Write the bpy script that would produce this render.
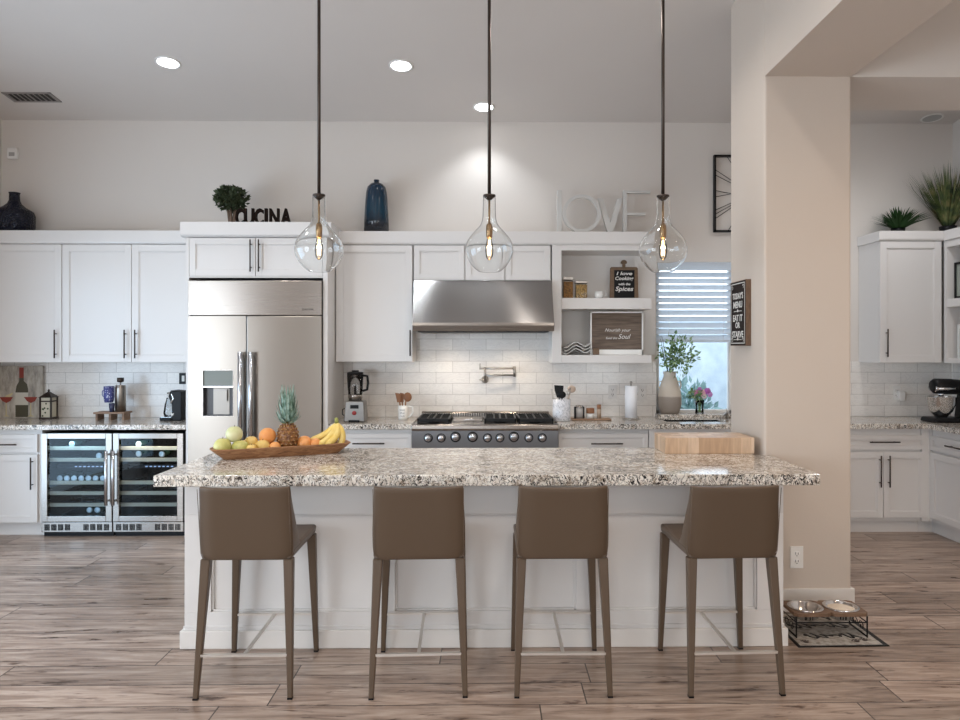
import bpy, bmesh, math, random
from math import sin, cos, pi, radians
from mathutils import Vector, Matrix
random.seed(7)
for o in list(bpy.data.objects): bpy.data.objects.remove(o)
SC = bpy.context.scene
COL = SC.collection
# ------------------------------------------------------------------ camera
H = 1.545; F = 720.0; YAW = radians(0.7); CX = 496.8; CY = 347.0
cam_d = bpy.data.cameras.new('camera'); cam = bpy.data.objects.new('camera', cam_d); COL.objects.link(cam)
cam.location = (0, 0, H); cam.rotation_euler = (pi/2, 0, -YAW)
cam_d.sensor_width = 36; cam_d.lens = 36*F/960
cam_d.shift_x = -(CX-480)/960; cam_d.shift_y = (CY-360)/960
cam_d.clip_end = 200
SC.camera = cam
# ------------------------------------------------------------------ world, exposure
SC.view_settings.view_transform = 'Standard'; SC.view_settings.look = 'None'
SC.view_settings.gamma = 1; SC.view_settings.use_curve_mapping = False
SC.view_settings.exposure = -0.02
W = bpy.data.worlds.new('world'); SC.world = W; W.use_nodes = True
bg = W.node_tree.nodes['Background']; bg.inputs[0].default_value = (0.74, 0.87, 1.0, 1); bg.inputs[1].default_value = 3.2
def area(name, loc, rot, sx, sy, e, col):
    l = bpy.data.lights.new(name, 'AREA'); l.shape = 'RECTANGLE'; l.size = sx; l.size_y = sy; l.energy = e; l.color = col
    o = bpy.data.objects.new(name, l); COL.objects.link(o); o.location = loc; o.rotation_euler = rot
    return o
# daylight through the glazed openings of the left wall and of the wall behind the camera, and lit great room ceiling
area('daylight_left', (-4.34, 3.65, 1.2), (0, -pi/2, 0), 2.1, 2.4, 40, (0.36, 0.66, 1.0))
area('daylight_left', (-4.34, 0.4, 1.4), (0, -pi/2, 0), 2.0, 2.6, 104, (0.84, 0.92, 1.0))
area('rear_light', (-1.6, -3.9, 1.6), (pi/2, 0, 0), 3.6, 2.4, 40, (1.0, 0.95, 0.90))
area('rear_light', (2.9, -3.9, 1.6), (pi/2, 0, 0), 1.8, 2.4, 24, (1.0, 0.80, 0.60))  # tinted warm to stand in for interior lamplight on the column, not daylight
def room_lamp(x, y, z, e, col, ang=150):
    l = bpy.data.lights.new('room_lamp', 'SPOT'); l.energy = e; l.color = col; l.spot_size = radians(ang); l.spot_blend = .8; l.shadow_soft_size = .09
    o = bpy.data.objects.new('room_lamp', l); COL.objects.link(o); o.location = (x, y, z)
for x in (-3.0, -1.0, 1.0):
    for y in (0.6, 2.4): room_lamp(x, y, 4.0, 34 if x < -2 else 58, (1.0, .92, .84))
for x, y in ((3.1, 0.5), (3.1, 2.8)): room_lamp(x, y, 3.6, 52, (1.0, .72, .48))
for x in (-2.2, 0.6): room_lamp(x, 4.3, 3.75, 38, (1.0, .94, .88))
room_lamp(3.1, 5.3, 3.6, 60, (.95, .97, 1.0))  # added fill for the right floor, standing in for window light; no fixture
# ------------------------------------------------------------------ mapping helpers
def X_(px, Y):
    u = (px-CX)/F; return Y*(u*cos(YAW)+sin(YAW))/(cos(YAW)-u*sin(YAW))
def Z_(py, Y, px=488):
    u = (px-CX)/F; return H + Y*((CY-py)/F)/(cos(YAW)-u*sin(YAW))
# ------------------------------------------------------------------ materials
MATS = {}
def mat(name, col, rough=0.5, metal=0.0, **k):
    if name in MATS: return MATS[name]
    m = bpy.data.materials.new(name); m.use_nodes = True
    b = m.node_tree.nodes['Principled BSDF']
    b.inputs['Base Color'].default_value = (*col, 1); b.inputs['Roughness'].default_value = rough
    b.inputs['Metallic'].default_value = metal
    for kk, v in k.items():
        b.inputs[kk.replace('_', ' ')].default_value = v
    MATS[name] = m
    return m
class NT:
    def __init__(s, m): s.t = m.node_tree; s.b = s.t.nodes['Principled BSDF']
    def n(s, typ, **k):
        nd = s.t.nodes.new(typ)
        for a, v in k.items(): setattr(nd, a, v)
        return nd
    def l(s, a, b): s.t.links.new(a, b)
    def pos(s): return s.n('ShaderNodeNewGeometry').outputs['Position']
    def m(s, op, a, b=None, c=None):
        nd = s.n('ShaderNodeMath', operation=op)
        for i, v in enumerate((a, b, c)):
            if v is None: continue
            if isinstance(v, (int, float)): nd.inputs[i].default_value = v
            else: s.l(v, nd.inputs[i])
        return nd.outputs[0]
    def mapp(s, v, sc=(1, 1, 1), loc=(0, 0, 0), rot=(0, 0, 0)):
        nd = s.n('ShaderNodeMapping'); nd.inputs['Scale'].default_value = sc; nd.inputs['Location'].default_value = loc; nd.inputs['Rotation'].default_value = rot
        s.l(v, nd.inputs['Vector']); return nd.outputs[0]
    def noise(s, v, sc, det=4, rough=.55, dist=0):
        nd = s.n('ShaderNodeTexNoise'); nd.inputs['Scale'].default_value = sc; nd.inputs['Detail'].default_value = det
        nd.inputs['Roughness'].default_value = rough; nd.inputs['Distortion'].default_value = dist
        s.l(v, nd.inputs['Vector']); return nd.outputs['Fac']
    def ramp(s, f, stops):
        nd = s.n('ShaderNodeValToRGB'); cr = nd.color_ramp
        while len(cr.elements) < len(stops): cr.elements.new(0.5)
        for e, (p, c) in zip(cr.elements, stops):
            e.position = p; e.color = (*c, 1) if len(c) == 3 else c
        s.l(f, nd.inputs[0]); return nd.outputs[0]
    def mix(s, f, a, b, bt='MIX'):
        nd = s.n('ShaderNodeMix', data_type='RGBA', blend_type=bt)
        if isinstance(f, (int, float)): nd.inputs[0].default_value = f
        else: s.l(f, nd.inputs[0])
        for i, v in ((6, a), (7, b)):
            if isinstance(v, tuple): nd.inputs[i].default_value = (*v, 1)
            else: s.l(v, nd.inputs[i])
        return nd.outputs[2]
    def bump(s, h, st=.3, d=.01):
        nd = s.n('ShaderNodeBump'); nd.inputs['Strength'].default_value = st; nd.inputs['Distance'].default_value = d
        s.l(h, nd.inputs['Height']); s.l(nd.outputs[0], s.b.inputs['Normal'])
    def col(s, c): s.l(c, s.b.inputs['Base Color'])
    def sep(s, v):
        nd = s.n('ShaderNodeSeparateXYZ'); s.l(v, nd.inputs[0]); return nd.outputs
    def comb(s, x, y, z):
        nd = s.n('ShaderNodeCombineXYZ')
        for i, v in enumerate((x, y, z)):
            if isinstance(v, (int, float)): nd.inputs[i].default_value = v
            else: s.l(v, nd.inputs[i])
        return nd.outputs[0]
def plaster(name, col, rough=.85):
    m = mat(name, col, rough); n = NT(m); p = n.pos()
    f = n.noise(p, 60, 3); n.bump(f, .12, .004)
    g = n.noise(p, 1.3, 2)
    n.col(n.mix(g, tuple(c*.97 for c in col), tuple(min(1, c*1.03) for c in col)))
    return m
M_wall = plaster('wall_paint', (.66, .605, .555))
M_colm = plaster('wall_paint_warm_lit', (.58, .50, .43))  # same wall paint; dim warm light on column and header put into the colour
M_ceil = plaster('ceiling_paint', (.65, .60, .56))
M_white = mat('cabinet_white', (.70, .67, .645), .28)
M_base = mat('trim_white', (.72, .68, .64), .4)
M_bronze = mat('dark_bronze', (.065, .05, .042), .38, .85)
M_black = mat('black_satin', (.006, .006, .007), .4, Specular_IOR_Level=.22)
M_blackm = mat('cast_iron', (.009, .009, .010), .4, Specular_IOR_Level=.35)
M_chrome = mat('chrome', (.75, .75, .76), .12, 1)
M_nickel = mat('brushed_nickel', (.48, .44, .40), .28, 1)
M_plastic = mat('white_plastic', (.78, .76, .73), .35)
M_ceramic = mat('white_ceramic', (.82, .81, .78), .18)
AROT = .25
def steel(name, col, rough, ax):
    m = mat(name, col, rough, 1); n = NT(m); p = n.mapp(n.pos(), ax)
    f = n.noise(p, 1, 3); n.l(n.m('MULTIPLY_ADD', f, .03, rough-.015), n.b.inputs['Roughness'])
    tg = n.n('ShaderNodeTangent', direction_type='RADIAL', axis='Z'); n.l(tg.outputs[0], n.b.inputs['Tangent']); n.b.inputs['Anisotropic'].default_value = .8; n.b.inputs['Anisotropic Rotation'].default_value = AROT
    return m
M_steel = steel('brushed_steel', (.38, .345, .315), .27, (3, 3, 400))
M_steelv = steel('brushed_steel_upright', (.36, .325, .29), .30, (3, 3, 400))
def wood(name, c1, c2, sc=(2, 25, 25), rough=.5, k=4):
    m = mat(name, c1, rough); n = NT(m)
    tc = n.n('ShaderNodeTexCoord').outputs['Object']
    p = n.mapp(tc, sc); f = n.noise(p, k, 5, .65, .6)
    n.col(n.ramp(f, [(.3, c1), (.7, c2)])); n.bump(f, .1, .003)
    return m
M_floor = mat('plank_floor', (.3, .2, .15), .33)
def floor_nodes():
    n = NT(M_floor); x, y, z = n.sep(n.pos())
    v = n.m('DIVIDE', n.m('SUBTRACT', y, .11), .2)
    row = n.m('FLOOR', v)
    wn = n.n('ShaderNodeTexWhiteNoise', noise_dimensions='1D'); n.l(row, wn.inputs['W'])
    u = n.m('DIVIDE', n.m('ADD', x, n.m('MULTIPLY', wn.outputs['Value'], 5.3)), 1.38)
    idx = n.m('FLOOR', u)
    wn2 = n.n('ShaderNodeTexWhiteNoise', noise_dimensions='2D'); n.l(n.comb(row, idx, 0), wn2.inputs['Vector'])
    r = wn2.outputs['Value']
    gp = n.comb(n.m('MULTIPLY_ADD', r, 37, n.m('MULTIPLY', x, 1.5)), n.m('MULTIPLY', y, 15), r)
    g1 = n.noise(gp, 1.6, 6, .62, .8)
    gp2 = n.comb(n.m('MULTIPLY_ADD', r, 11, n.m('MULTIPLY', x, 3.4)), n.m('MULTIPLY', y, 17), r)
    g2 = n.noise(gp2, 1.5, 4, .6, .3)
    base = n.ramp(g1, [(.24, (.075, .048, .035)), (.38, (.22, .155, .118)), (.54, (.36, .275, .22)), (.76, (.53, .44, .37))])
    tint = n.ramp(r, [(0, (.76, .74, .72)), (.5, (.97, .95, .94)), (1, (1.18, 1.16, 1.15))])
    c = n.mix(1, base, tint, 'MULTIPLY')
    kn = n.ramp(g2, [(.60, (1, 1, 1)), (.70, (.25, .17, .13))])
    c = n.mix(1, c, kn, 'MULTIPLY')
    fv = n.m('FRACT', v); ev = n.m('MINIMUM', fv, n.m('SUBTRACT', 1, fv))
    fu = n.m('FRACT', u); eu = n.m('MINIMUM', fu, n.m('SUBTRACT', 1, fu))
    gap = n.m('MAXIMUM', n.m('LESS_THAN', ev, .013), n.m('LESS_THAN', eu, .0022))
    c = n.mix(gap, c, (.055, .038, .03)); n.col(c)
    n.l(n.m('MULTIPLY_ADD', g1, .22, .20), n.b.inputs['Roughness'])
    n.bump(n.m('SUBTRACT', g1, n.m('MULTIPLY', gap, 1.5)), .22, .004)
floor_nodes()
def granite(name, sc=1.0):
    m = mat(name, (.6, .56, .5), .13); n = NT(m); p = n.pos()
    a = n.noise(n.mapp(p, (1, 1.3, 1)), 13*sc, 6, .66, 1.4)
    b = n.noise(n.mapp(p, (1, 1.5, 1), (3, 1, 5)), 30*sc, 5, .72, 1.2)
    c = n.noise(n.mapp(p, (1.0, 1.3, 1), (7, 2, 9)), 32*sc, 5, .62, 2.0)
    big = n.noise(n.mapp(p, (1, 1.3, 1), (1, 4, 2)), 3.0*sc, 3, .5, .8)
    base = n.ramp(a, [(.28, (.34, .28, .23)), (.41, (.66, .59, .51)), (.52, (.84, .79, .72)), (.75, (.93, .90, .85))])
    br = n.ramp(b, [(.33, (.16, .095, .06)), (.41, (.52, .44, .36)), (.49, (1, 1, 1))])
    x = n.mix(.8, base, br, 'MULTIPLY')
    bl = n.m('ADD', c, n.m('MULTIPLY', n.m('SUBTRACT', big, .5), .30))
    vn = n.noise(n.mapp(p, (1.6, 1, 1.0), (2, 8, 4), (0, .6, .5)), 12*sc, 5, .64, 2.6)
    vein = n.m('LESS_THAN', n.m('ABSOLUTE', n.m('SUBTRACT', vn, .5)), n.m('MULTIPLY', n.m('SUBTRACT', c, .38), .17))
    k = n.m('MAXIMUM', n.ramp(bl, [(.40, (1, 1, 1)), (.425, (0, 0, 0))]), n.m('MULTIPLY', vein, .88))
    n.col(n.mix(k, x, (.022, .018, .018)))
    return m
M_gran = granite('granite')
def tiles():
    m = mat('marble_tiles', (.75, .72, .69), .16); n = NT(m)
    x, y, z = n.sep(n.pos())
    u = n.m('ADD', x, y)
    bt = n.n('ShaderNodeTexBrick'); bt.offset = .5
    n.l(n.comb(u, n.m('SUBTRACT', z, .914), 0), bt.inputs['Vector'])
    bt.inputs['Scale'].default_value = 1; bt.inputs['Brick Width'].default_value = .302; bt.inputs['Row Height'].default_value = .1005
    bt.inputs['Mortar Size'].default_value = .0022; bt.inputs['Mortar Smooth'].default_value = .2
    bt.inputs['Color1'].default_value = (.88, .84, .79, 1); bt.inputs['Color2'].default_value = (.78, .745, .71, 1)
    bt.inputs['Mortar'].default_value = (.56, .52, .48, 1)
    vn = n.noise(n.mapp(n.pos(), (1, 1, 3)), 5, 6, .6, 1.5)
    ve = n.ramp(vn, [(.35, (.93, .92, .92)), (.5, (1, 1, 1)), (.53, (.90, .90, .90)), (.58, (1, 1, 1))])
    n.col(n.mix(1, bt.outputs['Color'], ve, 'MULTIPLY'))
    n.bump(n.m('SUBTRACT', 1, bt.outputs['Fac']), .4, .003)
    return m
M_tile = tiles()
def leather():
    m = mat('taupe_leather', (.098, .065, .042), .36, Specular_IOR_Level=.32); n = NT(m); tc = n.n('ShaderNodeTexCoord').outputs['Object']
    f = n.noise(tc, 300, 2); n.bump(f, .08, .001)
    return m
M_leath = leather()
def glass(name, col=(1, 1, 1), rough=0, ior=1.45):
    return mat(name, col, rough, 0, IOR=ior, Transmission_Weight=1.0)
M_glass = glass('clear_glass')
def pane(name, tint=(1, 1, 1), ior=1.5):
    m = bpy.data.materials.new(name); m.use_nodes = True; t = m.node_tree; t.nodes.clear()
    o = t.nodes.new('ShaderNodeOutputMaterial'); mx = t.nodes.new('ShaderNodeMixShader'); fr = t.nodes.new('ShaderNodeFresnel'); fr.inputs[0].default_value = ior
    tr = t.nodes.new('ShaderNodeBsdfTransparent'); tr.inputs[0].default_value = (*tint, 1); g = t.nodes.new('ShaderNodeBsdfGlossy'); g.inputs['Roughness'].default_value = .01
    t.links.new(fr.outputs[0], mx.inputs[0]); t.links.new(tr.outputs[0], mx.inputs[1]); t.links.new(g.outputs[0], mx.inputs[2]); t.links.new(mx.outputs[0], o.inputs[0])
    return m
M_pane = pane('window_pane'); M_dpane = pane('tinted_pane', (.78, .84, .88), 1.28)
M_bulbg = pane('bulb_envelope', (1, .95, .88), 1.3)
def emit(name, col, s):
    m = mat(name, (0, 0, 0), .5); b = m.node_tree.nodes['Principled BSDF']
    b.inputs['Emission Color'].default_value = (*col, 1); b.inputs['Emission Strength'].default_value = s
    return m
M_can = emit('lamp_led', (.93, .97, 1), 12); M_fil = emit('lamp_filament', (1, .70, .36), 9)
# ------------------------------------------------------------------ mesh builder
class MB:
    def __init__(s): s.v = []; s.f = []; s.mi = []; s.cur = 0; s.sm = False; s.smf = []
    def add(s, vs, fs, xf=None):
        k = len(s.v)
        s.v += [tuple(xf(v)) if xf else tuple(v) for v in vs]
        for f in fs: s.f.append([i+k for i in f]); s.mi.append(s.cur); s.smf.append(s.sm)
        return s
    def box(s, x0, x1, y0, y1, z0, z1, xf=None):
        vs = [(x, y, z) for x in (x0, x1) for y in (y0, y1) for z in (z0, z1)]
        return s.add(vs, [(0, 1, 3, 2), (4, 6, 7, 5), (0, 4, 5, 1), (2, 3, 7, 6), (0, 2, 6, 4), (1, 5, 7, 3)], xf)
    def frustum(s, b, t, z0, z1, xf=None):   # b,t = (x0,x1,y0,y1)
        vs = [(b[0], b[2], z0), (b[1], b[2], z0), (b[1], b[3], z0), (b[0], b[3], z0), (t[0], t[2], z1), (t[1], t[2], z1), (t[1], t[3], z1), (t[0], t[3], z1)]
        return s.add(vs, [(3, 2, 1, 0), (4, 5, 6, 7), (0, 1, 5, 4), (1, 2, 6, 5), (2, 3, 7, 6), (3, 0, 4, 7)], xf)
    def prism(s, poly, a0, a1, axis='y', xf=None):
        n = len(poly)
        mk = {'y': lambda p, a: (p[0], a, p[1]), 'x': lambda p, a: (a, p[0], p[1]), 'z': lambda p, a: (p[0], p[1], a)}[axis]
        vs = [mk(p, a0) for p in poly]+[mk(p, a1) for p in poly]
        return s.add(vs, [tuple(range(n))[::-1], tuple(range(n, 2*n))]+[(i, (i+1) % n, (i+1) % n+n, i+n) for i in range(n)], xf)
    def lathe(s, prof, c=(0, 0, 0), n=24, cap=True, axis='z', xf=None, smooth=True):
        vs = []; fs = []; m = len(prof)
        for i in range(n):
            a = 2*pi*i/n
            for r, z in prof:
                x, y, zz = r*cos(a), r*sin(a), z
                if axis == 'y': x, y, zz = x, zz, y
                if axis == 'x': x, y, zz = zz, y, x
                vs.append((c[0]+x, c[1]+y, c[2]+zz))
        for i in range(n):
            j = (i+1) % n
            for k in range(m-1): fs.append((i*m+k, j*m+k, j*m+k+1, i*m+k+1))
        if cap:
            fs.append(tuple(i*m for i in range(n))[::-1]); fs.append(tuple(i*m+m-1 for i in range(n)))
        o = s.sm; s.sm = smooth; s.add(vs, fs, xf); s.sm = o; return s
    def tube(s, pts, r, n=8, xf=None, closed=False, smooth=True, sq=None):
        P = [Vector(p) for p in pts]; R = r if isinstance(r, (list, tuple)) else [r]*len(P)
        vs = []; fs = []; up = None
        for i, p in enumerate(P):
            if closed: d = P[(i+1) % len(P)]-P[i-1]
            else: d = (P[min(i+1, len(P)-1)]-P[max(i-1, 0)])
            d.normalize()
            if up is None:
                up = Vector((0, 0, 1)) if abs(d.z) < .9 else Vector((0, 1, 0))
            a = d.cross(up).normalized(); b = a.cross(d).normalized(); up = b
            for k in range(n):
                t = 2*pi*k/n+(pi/4 if n == 4 else 0)
                vs.append(p+(a*cos(t)+b*sin(t))*R[i])
        L = len(P)
        for i in range(L if closed else L-1):
            j = (i+1) % L
            for k in range(n): fs.append((i*n+k, i*n+(k+1) % n, j*n+(k+1) % n, j*n+k))
        if not closed: fs += [tuple(range(n))[::-1], tuple((L-1)*n+k for k in range(n))]
        o = s.sm; s.sm = smooth and n > 4; s.add(vs, fs, xf); s.sm = o; return s
    def ball(s, c, r, n=16, m=10, sq=(1, 1, 1), xf=None):
        prof = [(max(1e-4, r*sin(pi*i/m)), -r*cos(pi*i/m)) for i in range(m+1)]
        g = lambda v: (c[0]+v[0]*sq[0], c[1]+v[1]*sq[1], c[2]+v[2]*sq[2])
        h = (lambda v: xf(g(v))) if xf else g
        return s.lathe(prof, (0, 0, 0), n, False, xf=h)
    def text(s, txt, size, depth, xf, bold=0.0, sx=1.0, shear=0, fit=None, space=1.0):
        cu = bpy.data.curves.new('t', 'FONT'); cu.body = txt; cu.size = size; cu.extrude = depth/2; cu.offset = bold
        cu.align_x = 'CENTER'; cu.align_y = 'CENTER'; cu.shear = shear; cu.resolution_u = 3; cu.space_character = space
        o = bpy.data.objects.new('t', cu); COL.objects.link(o); bpy.context.view_layer.update()
        me = bpy.data.meshes.new_from_object(o.evaluated_get(bpy.context.evaluated_depsgraph_get()))
        vs = [v.co.copy() for v in me.vertices]
        x0, x1 = min(v.x for v in vs), max(v.x for v in vs); y0, y1 = min(v.y for v in vs), max(v.y for v in vs)
        kx = ky = 1
        if fit:
            kx = fit[0]/(x1-x0) if fit[0] else None; ky = fit[1]/(y1-y0) if fit[1] else None
            kx = kx or ky; ky = ky or kx
        vs = [((v.x-(x0+x1)/2)*kx*sx, (v.y-(y0+y1)/2)*ky, v.z) for v in vs]
        s.add(vs, [tuple(p.vertices) for p in me.polygons], xf)
        bpy.data.objects.remove(o); bpy.data.curves.remove(cu); bpy.data.meshes.remove(me)
        return s
OFF = {}
def build(name, mb, mats, parent=None, origin=None, bevel=0, recalc=True, subs=0):
    me = bpy.data.meshes.new(name)
    off = Vector(OFF[parent.name]) if parent is not None else Vector(origin or (0, 0, 0))
    me.from_pydata([tuple(Vector(v)-off) for v in mb.v], [], mb.f)
    if not isinstance(mats, (list, tuple)): mats = [mats]
    for m in mats: me.materials.append(m)
    me.polygons.foreach_set('material_index', mb.mi); me.polygons.foreach_set('use_smooth', mb.smf)
    if recalc:
        b = bmesh.new(); b.from_mesh(me); bmesh.ops.recalc_face_normals(b, faces=b.faces); b.to_mesh(me); b.free()
    o = bpy.data.objects.new(name, me); COL.objects.link(o)
    if parent is not None: o.parent = parent
    else: o.location = off
    OFF[o.name] = tuple(off)
    if bevel:
        md = o.modifiers.new('bevel', 'BEVEL'); md.width = bevel; md.segments = 2; md.limit_method = 'ANGLE'; md.angle_limit = radians(40)
    if subs:
        md = o.modifiers.new('sub', 'SUBSURF'); md.levels = subs; md.render_levels = subs
    return o
def tag(o, label, cat, group=None, kind=None):
    if label: o['label'] = label
    if cat: o['category'] = cat
    if group: o['group'] = group
    if kind: o['kind'] = kind
    return o
def thing(name, label, cat, loc, group=None):
    o = bpy.data.objects.new(name, None); o.empty_display_size = .1; COL.objects.link(o); o.location = loc; OFF[o.name] = tuple(loc)
    return tag(o, label, cat, group)
def solo(name, mb, m, label, cat, loc, group=None, **k):
    return tag(build(name, mb, m, None, loc, **k), label, cat, group)
def struct(name, mb, m, **k):
    o = build(name, mb, m, **k); o['kind'] = 'structure'; return o
def copy_tree(o, parent=None):
    c = o.copy(); COL.objects.link(c); c.parent = parent
    for ch in list(o.children): copy_tree(ch, c)
    return c
def turn(cx, cy, a, z=0):
    ca, sa = cos(a), sin(a)
    return lambda v: (cx+v[0]*ca-v[1]*sa, cy+v[0]*sa+v[1]*ca, z+v[2])
# ------------------------------------------------------------------ room shell
YW = 6.52; XL = -4.37; XR = 4.24; YB = -4.0
def zc(y): return 3.583+.1244*(YW-y)
struct('floor', MB().box(XL-.2, XR+.2, YB-.3, YW+.2, -.1, 0), M_floor)
struct('ceiling', MB().prism([(YB-.2, zc(YB-.2)), (YW+.2, zc(YW+.2)), (YW+.2, zc(YW+.2)+.15), (YB-.2, zc(YB-.2)+.15)], XL-.2, XR+.2, 'x'), M_ceil)
WX0, WX1, WZ0, WZ1 = X_(656, YW), 2.95, .925, Z_(262, YW, 690)
w = MB().box(XL-.2, WX0, YW, YW+.16, 0, 3.60).box(WX1, XR+.2, YW, YW+.16, 0, 3.60).box(WX0, WX1, YW, YW+.16, 0, WZ0).box(WX0, WX1, YW, YW+.16, WZ1, 3.60)
struct('wall_back', w, M_wall)
w = MB().box(XL-.16, XL, YB, -1.0, 0, 5).box(XL-.16, XL, 1.8, 2.4, 0, 5).box(XL-.16, XL, 4.9, YW, 0, 5).box(XL-.16, XL, -1, 4.9, 2.45, 5).box(XL-.16, XL, -1.0, 1.8, 0, .35)
struct('wall_left', w, M_wall)
struct('wall_right', MB().box(XR, XR+.16, YB, YW, 0, 5), M_wall)
w = MB().box(XL, -3.4, YB-.16, YB, 0, 5).box(.2, 2.0, YB-.16, YB, 0, 5).box(3.8, XR, YB-.16, YB, 0, 5).box(-3.4, .2, YB-.16, YB, 2.8, 5).box(2.0, 3.8, YB-.16, YB, 2.8, 5).box(-3.4, .2, YB-.16, YB, 0, .4).box(2.0, 3.8, YB-.16, YB, 0, .4)
struct('wall_rear', w, M_wall)
# column, header over the passage and the beam across it
CXL, CXR, CYN, CYF, CZ = 1.615, 2.125, 4.186, 4.775, 3.126
sh = MB().box(CXL, CXR, CYN, CYF, 0, zc(CYN)+.02)
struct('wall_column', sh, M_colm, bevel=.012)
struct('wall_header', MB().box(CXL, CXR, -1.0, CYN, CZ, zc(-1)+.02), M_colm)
struct('wall_beam', MB().box(CXR, XR, CYN, CYF, CZ, zc(CYN)+.02), M_wall)
bb = MB()
for x0, x1, y0, y1 in ((CXL+.0, CXR+.014, CYN-.015, CYN), (CXR, CXR+.014, CYN, CYF)):
    bb.prism([(0, 0), (0, .135), (.006, .15), (.5, .15), (.5, 0)][:0] or [(x0, y0), (x1, y0), (x1, y1), (x0, y1)], 0, .137, 'z')
struct('baseboard_column', bb, M_base, bevel=.004)
# kitchen tiles
t = MB().box(XL, X_(185.8, 5.88)-.002, YW-.010, YW, .914, 1.415).box(X_(327.8, 5.88)+.002, WX0, YW-.010, YW, .914, 1.415).box(WX1, XR-.01, YW-.010, YW, .914, 1.415)
t.box(X_(412, 6.2), X_(556, 6.2), YW-.010, YW, 1.415, 1.76)
struct('wall_back_tiles', t, M_tile)
struct('wall_right_tiles', MB().box(XR-.010, XR, 4.9, YW, .914, 1.415), M_tile)
# window
fr = MB(); g = .045; yg = YW+.10
for a in ((WX0, WX0+g, WZ0, WZ1), (WX1-g, WX1, WZ0, WZ1), (WX0, WX1, WZ0, WZ0+g), (WX0, WX1, WZ1-g, WZ1), ((WX0+WX1)/2-.025, (WX0+WX1)/2+.025, WZ0, WZ1)):
    fr.box(a[0], a[1], yg-.03, yg+.03, a[2], a[3])
wn = struct('window_1', fr, M_plastic, bevel=.004)
build('window_pane', MB().box(WX0+g, WX1-g, yg-.003, yg+.003, WZ0+g, WZ1-g), M_pane, wn)
# blinds
b = thing('window_blind', 'white horizontal slat blind lowered over the upper half of the window', 'window blind', ((WX0+WX1)/2, YW+.035, Z_(342, YW, 690)))
M_slat = mat('blind_slat', (.88, .90, .92), .5, 0)
_t = M_slat.node_tree; _m = _t.nodes.new('ShaderNodeMixShader'); _m.inputs[0].default_value = .6; _tr = _t.nodes.new('ShaderNodeBsdfTranslucent'); _tr.inputs[0].default_value = (.85, .9, .95, 1)
_t.links.new(_t.nodes['Principled BSDF'].outputs[0], _m.inputs[1]); _t.links.new(_tr.outputs[0], _m.inputs[2]); _t.links.new(_m.outputs[0], _t.nodes['Material Output'].inputs[0])
zb = Z_(341, YW, 690)
build('valance', MB().box(WX0+.005, WX1-.005, YW-.005, YW+.012, WZ1-.075, WZ1-.002), M_slat, b, bevel=.003)
sl = MB(); z = zb+.03; 
while z < WZ1-.09:
    sl.box(WX0+.008, WX1-.008, -.031, .031, -.0016, .0016, xf=lambda v, z=z: (v[0], YW+.042+v[1]*cos(.82), z+v[2]+v[1]*sin(.82))); z += .0575
build('slats', sl, M_slat, b)
build('bottom_rail', MB().box(WX0+.008, WX1-.008, YW+.015, YW+.065, zb-.012, zb+.012), M_slat, b, bevel=.003)
for x in (WX0+.12, WX0+.62): build('ladder_cord', MB().tube([(x, YW+.008, zb), (x, YW+.008, WZ1-.07)], .0015, 5), M_plastic, b)
# outside: pale courtyard, block wall, shrubs
M_out = mat('courtyard_wall', (.36, .48, .58), .9); n = NT(M_out); f = n.noise(n.pos(), 5, 4)
n.col(n.ramp(f, [(.35, (.52, .62, .72)), (.65, (.68, .78, .86))]))
struct('courtyard_ground', MB().box(-4, 9, YW+.3, 14, -.1, 0), mat('courtyard_paving', (.5, .5, .5), .9))
solo('garden_wall', MB().box(-3, 9, 9.6, 9.8, 0, 1.9), M_out, 'pale blue grey garden wall seen through the window', 'garden wall', (3, 9.7, 0))
M_leafout = mat('shrub_leaf', (.22, .36, .36), .6)
def leafball(mb, c, R, n, ls, sq=(1, 1, 1), shell=.55, curl=.2, fat=.42):
    for i in range(n):
        d = Vector((random.gauss(0, 1), random.gauss(0, 1), random.gauss(0, 1))).normalized()
        r = R*(shell+(1-shell)*random.random())
        p = Vector((c[0]+d.x*r*sq[0], c[1]+d.y*r*sq[1], c[2]+d.z*r*sq[2]))
        t = (d+Vector((random.uniform(-.8, .8), random.uniform(-.8, .8), random.uniform(-.5, .9)))).normalized()
        a = t.cross(Vector((random.uniform(-1, 1), random.uniform(-1, 1), random.uniform(-1, 1)))).normalized(); nn = t.cross(a)
        L = ls*random.uniform(.7, 1.2); w_ = L*fat
        mb.add([p, p+t*L*.45+a*w_*.5+nn*L*curl*.3, p+t*L+nn*-L*curl*.2, p+t*L*.45-a*w_*.5+nn*L*curl*.3, p+t*L*.5], [(0, 1, 4), (1, 2, 4), (2, 3, 4), (3, 0, 4)])
for i, (x, lab) in enumerate(((4.0, 'tall pale green shrub outside the window beside the brick column'), (2.5, 'low shrub outside the window behind the stoneware jug'))):
    m_ = MB(); leafball(m_, (x, 9.0, .9 if i == 0 else .55), .66 if i == 0 else .42, 1000, .13, (1, .7, 1.32), .3)
    solo('garden_shrub', m_, M_leafout, lab, 'shrub', (x, 9.0, 0), recalc=False)
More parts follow.
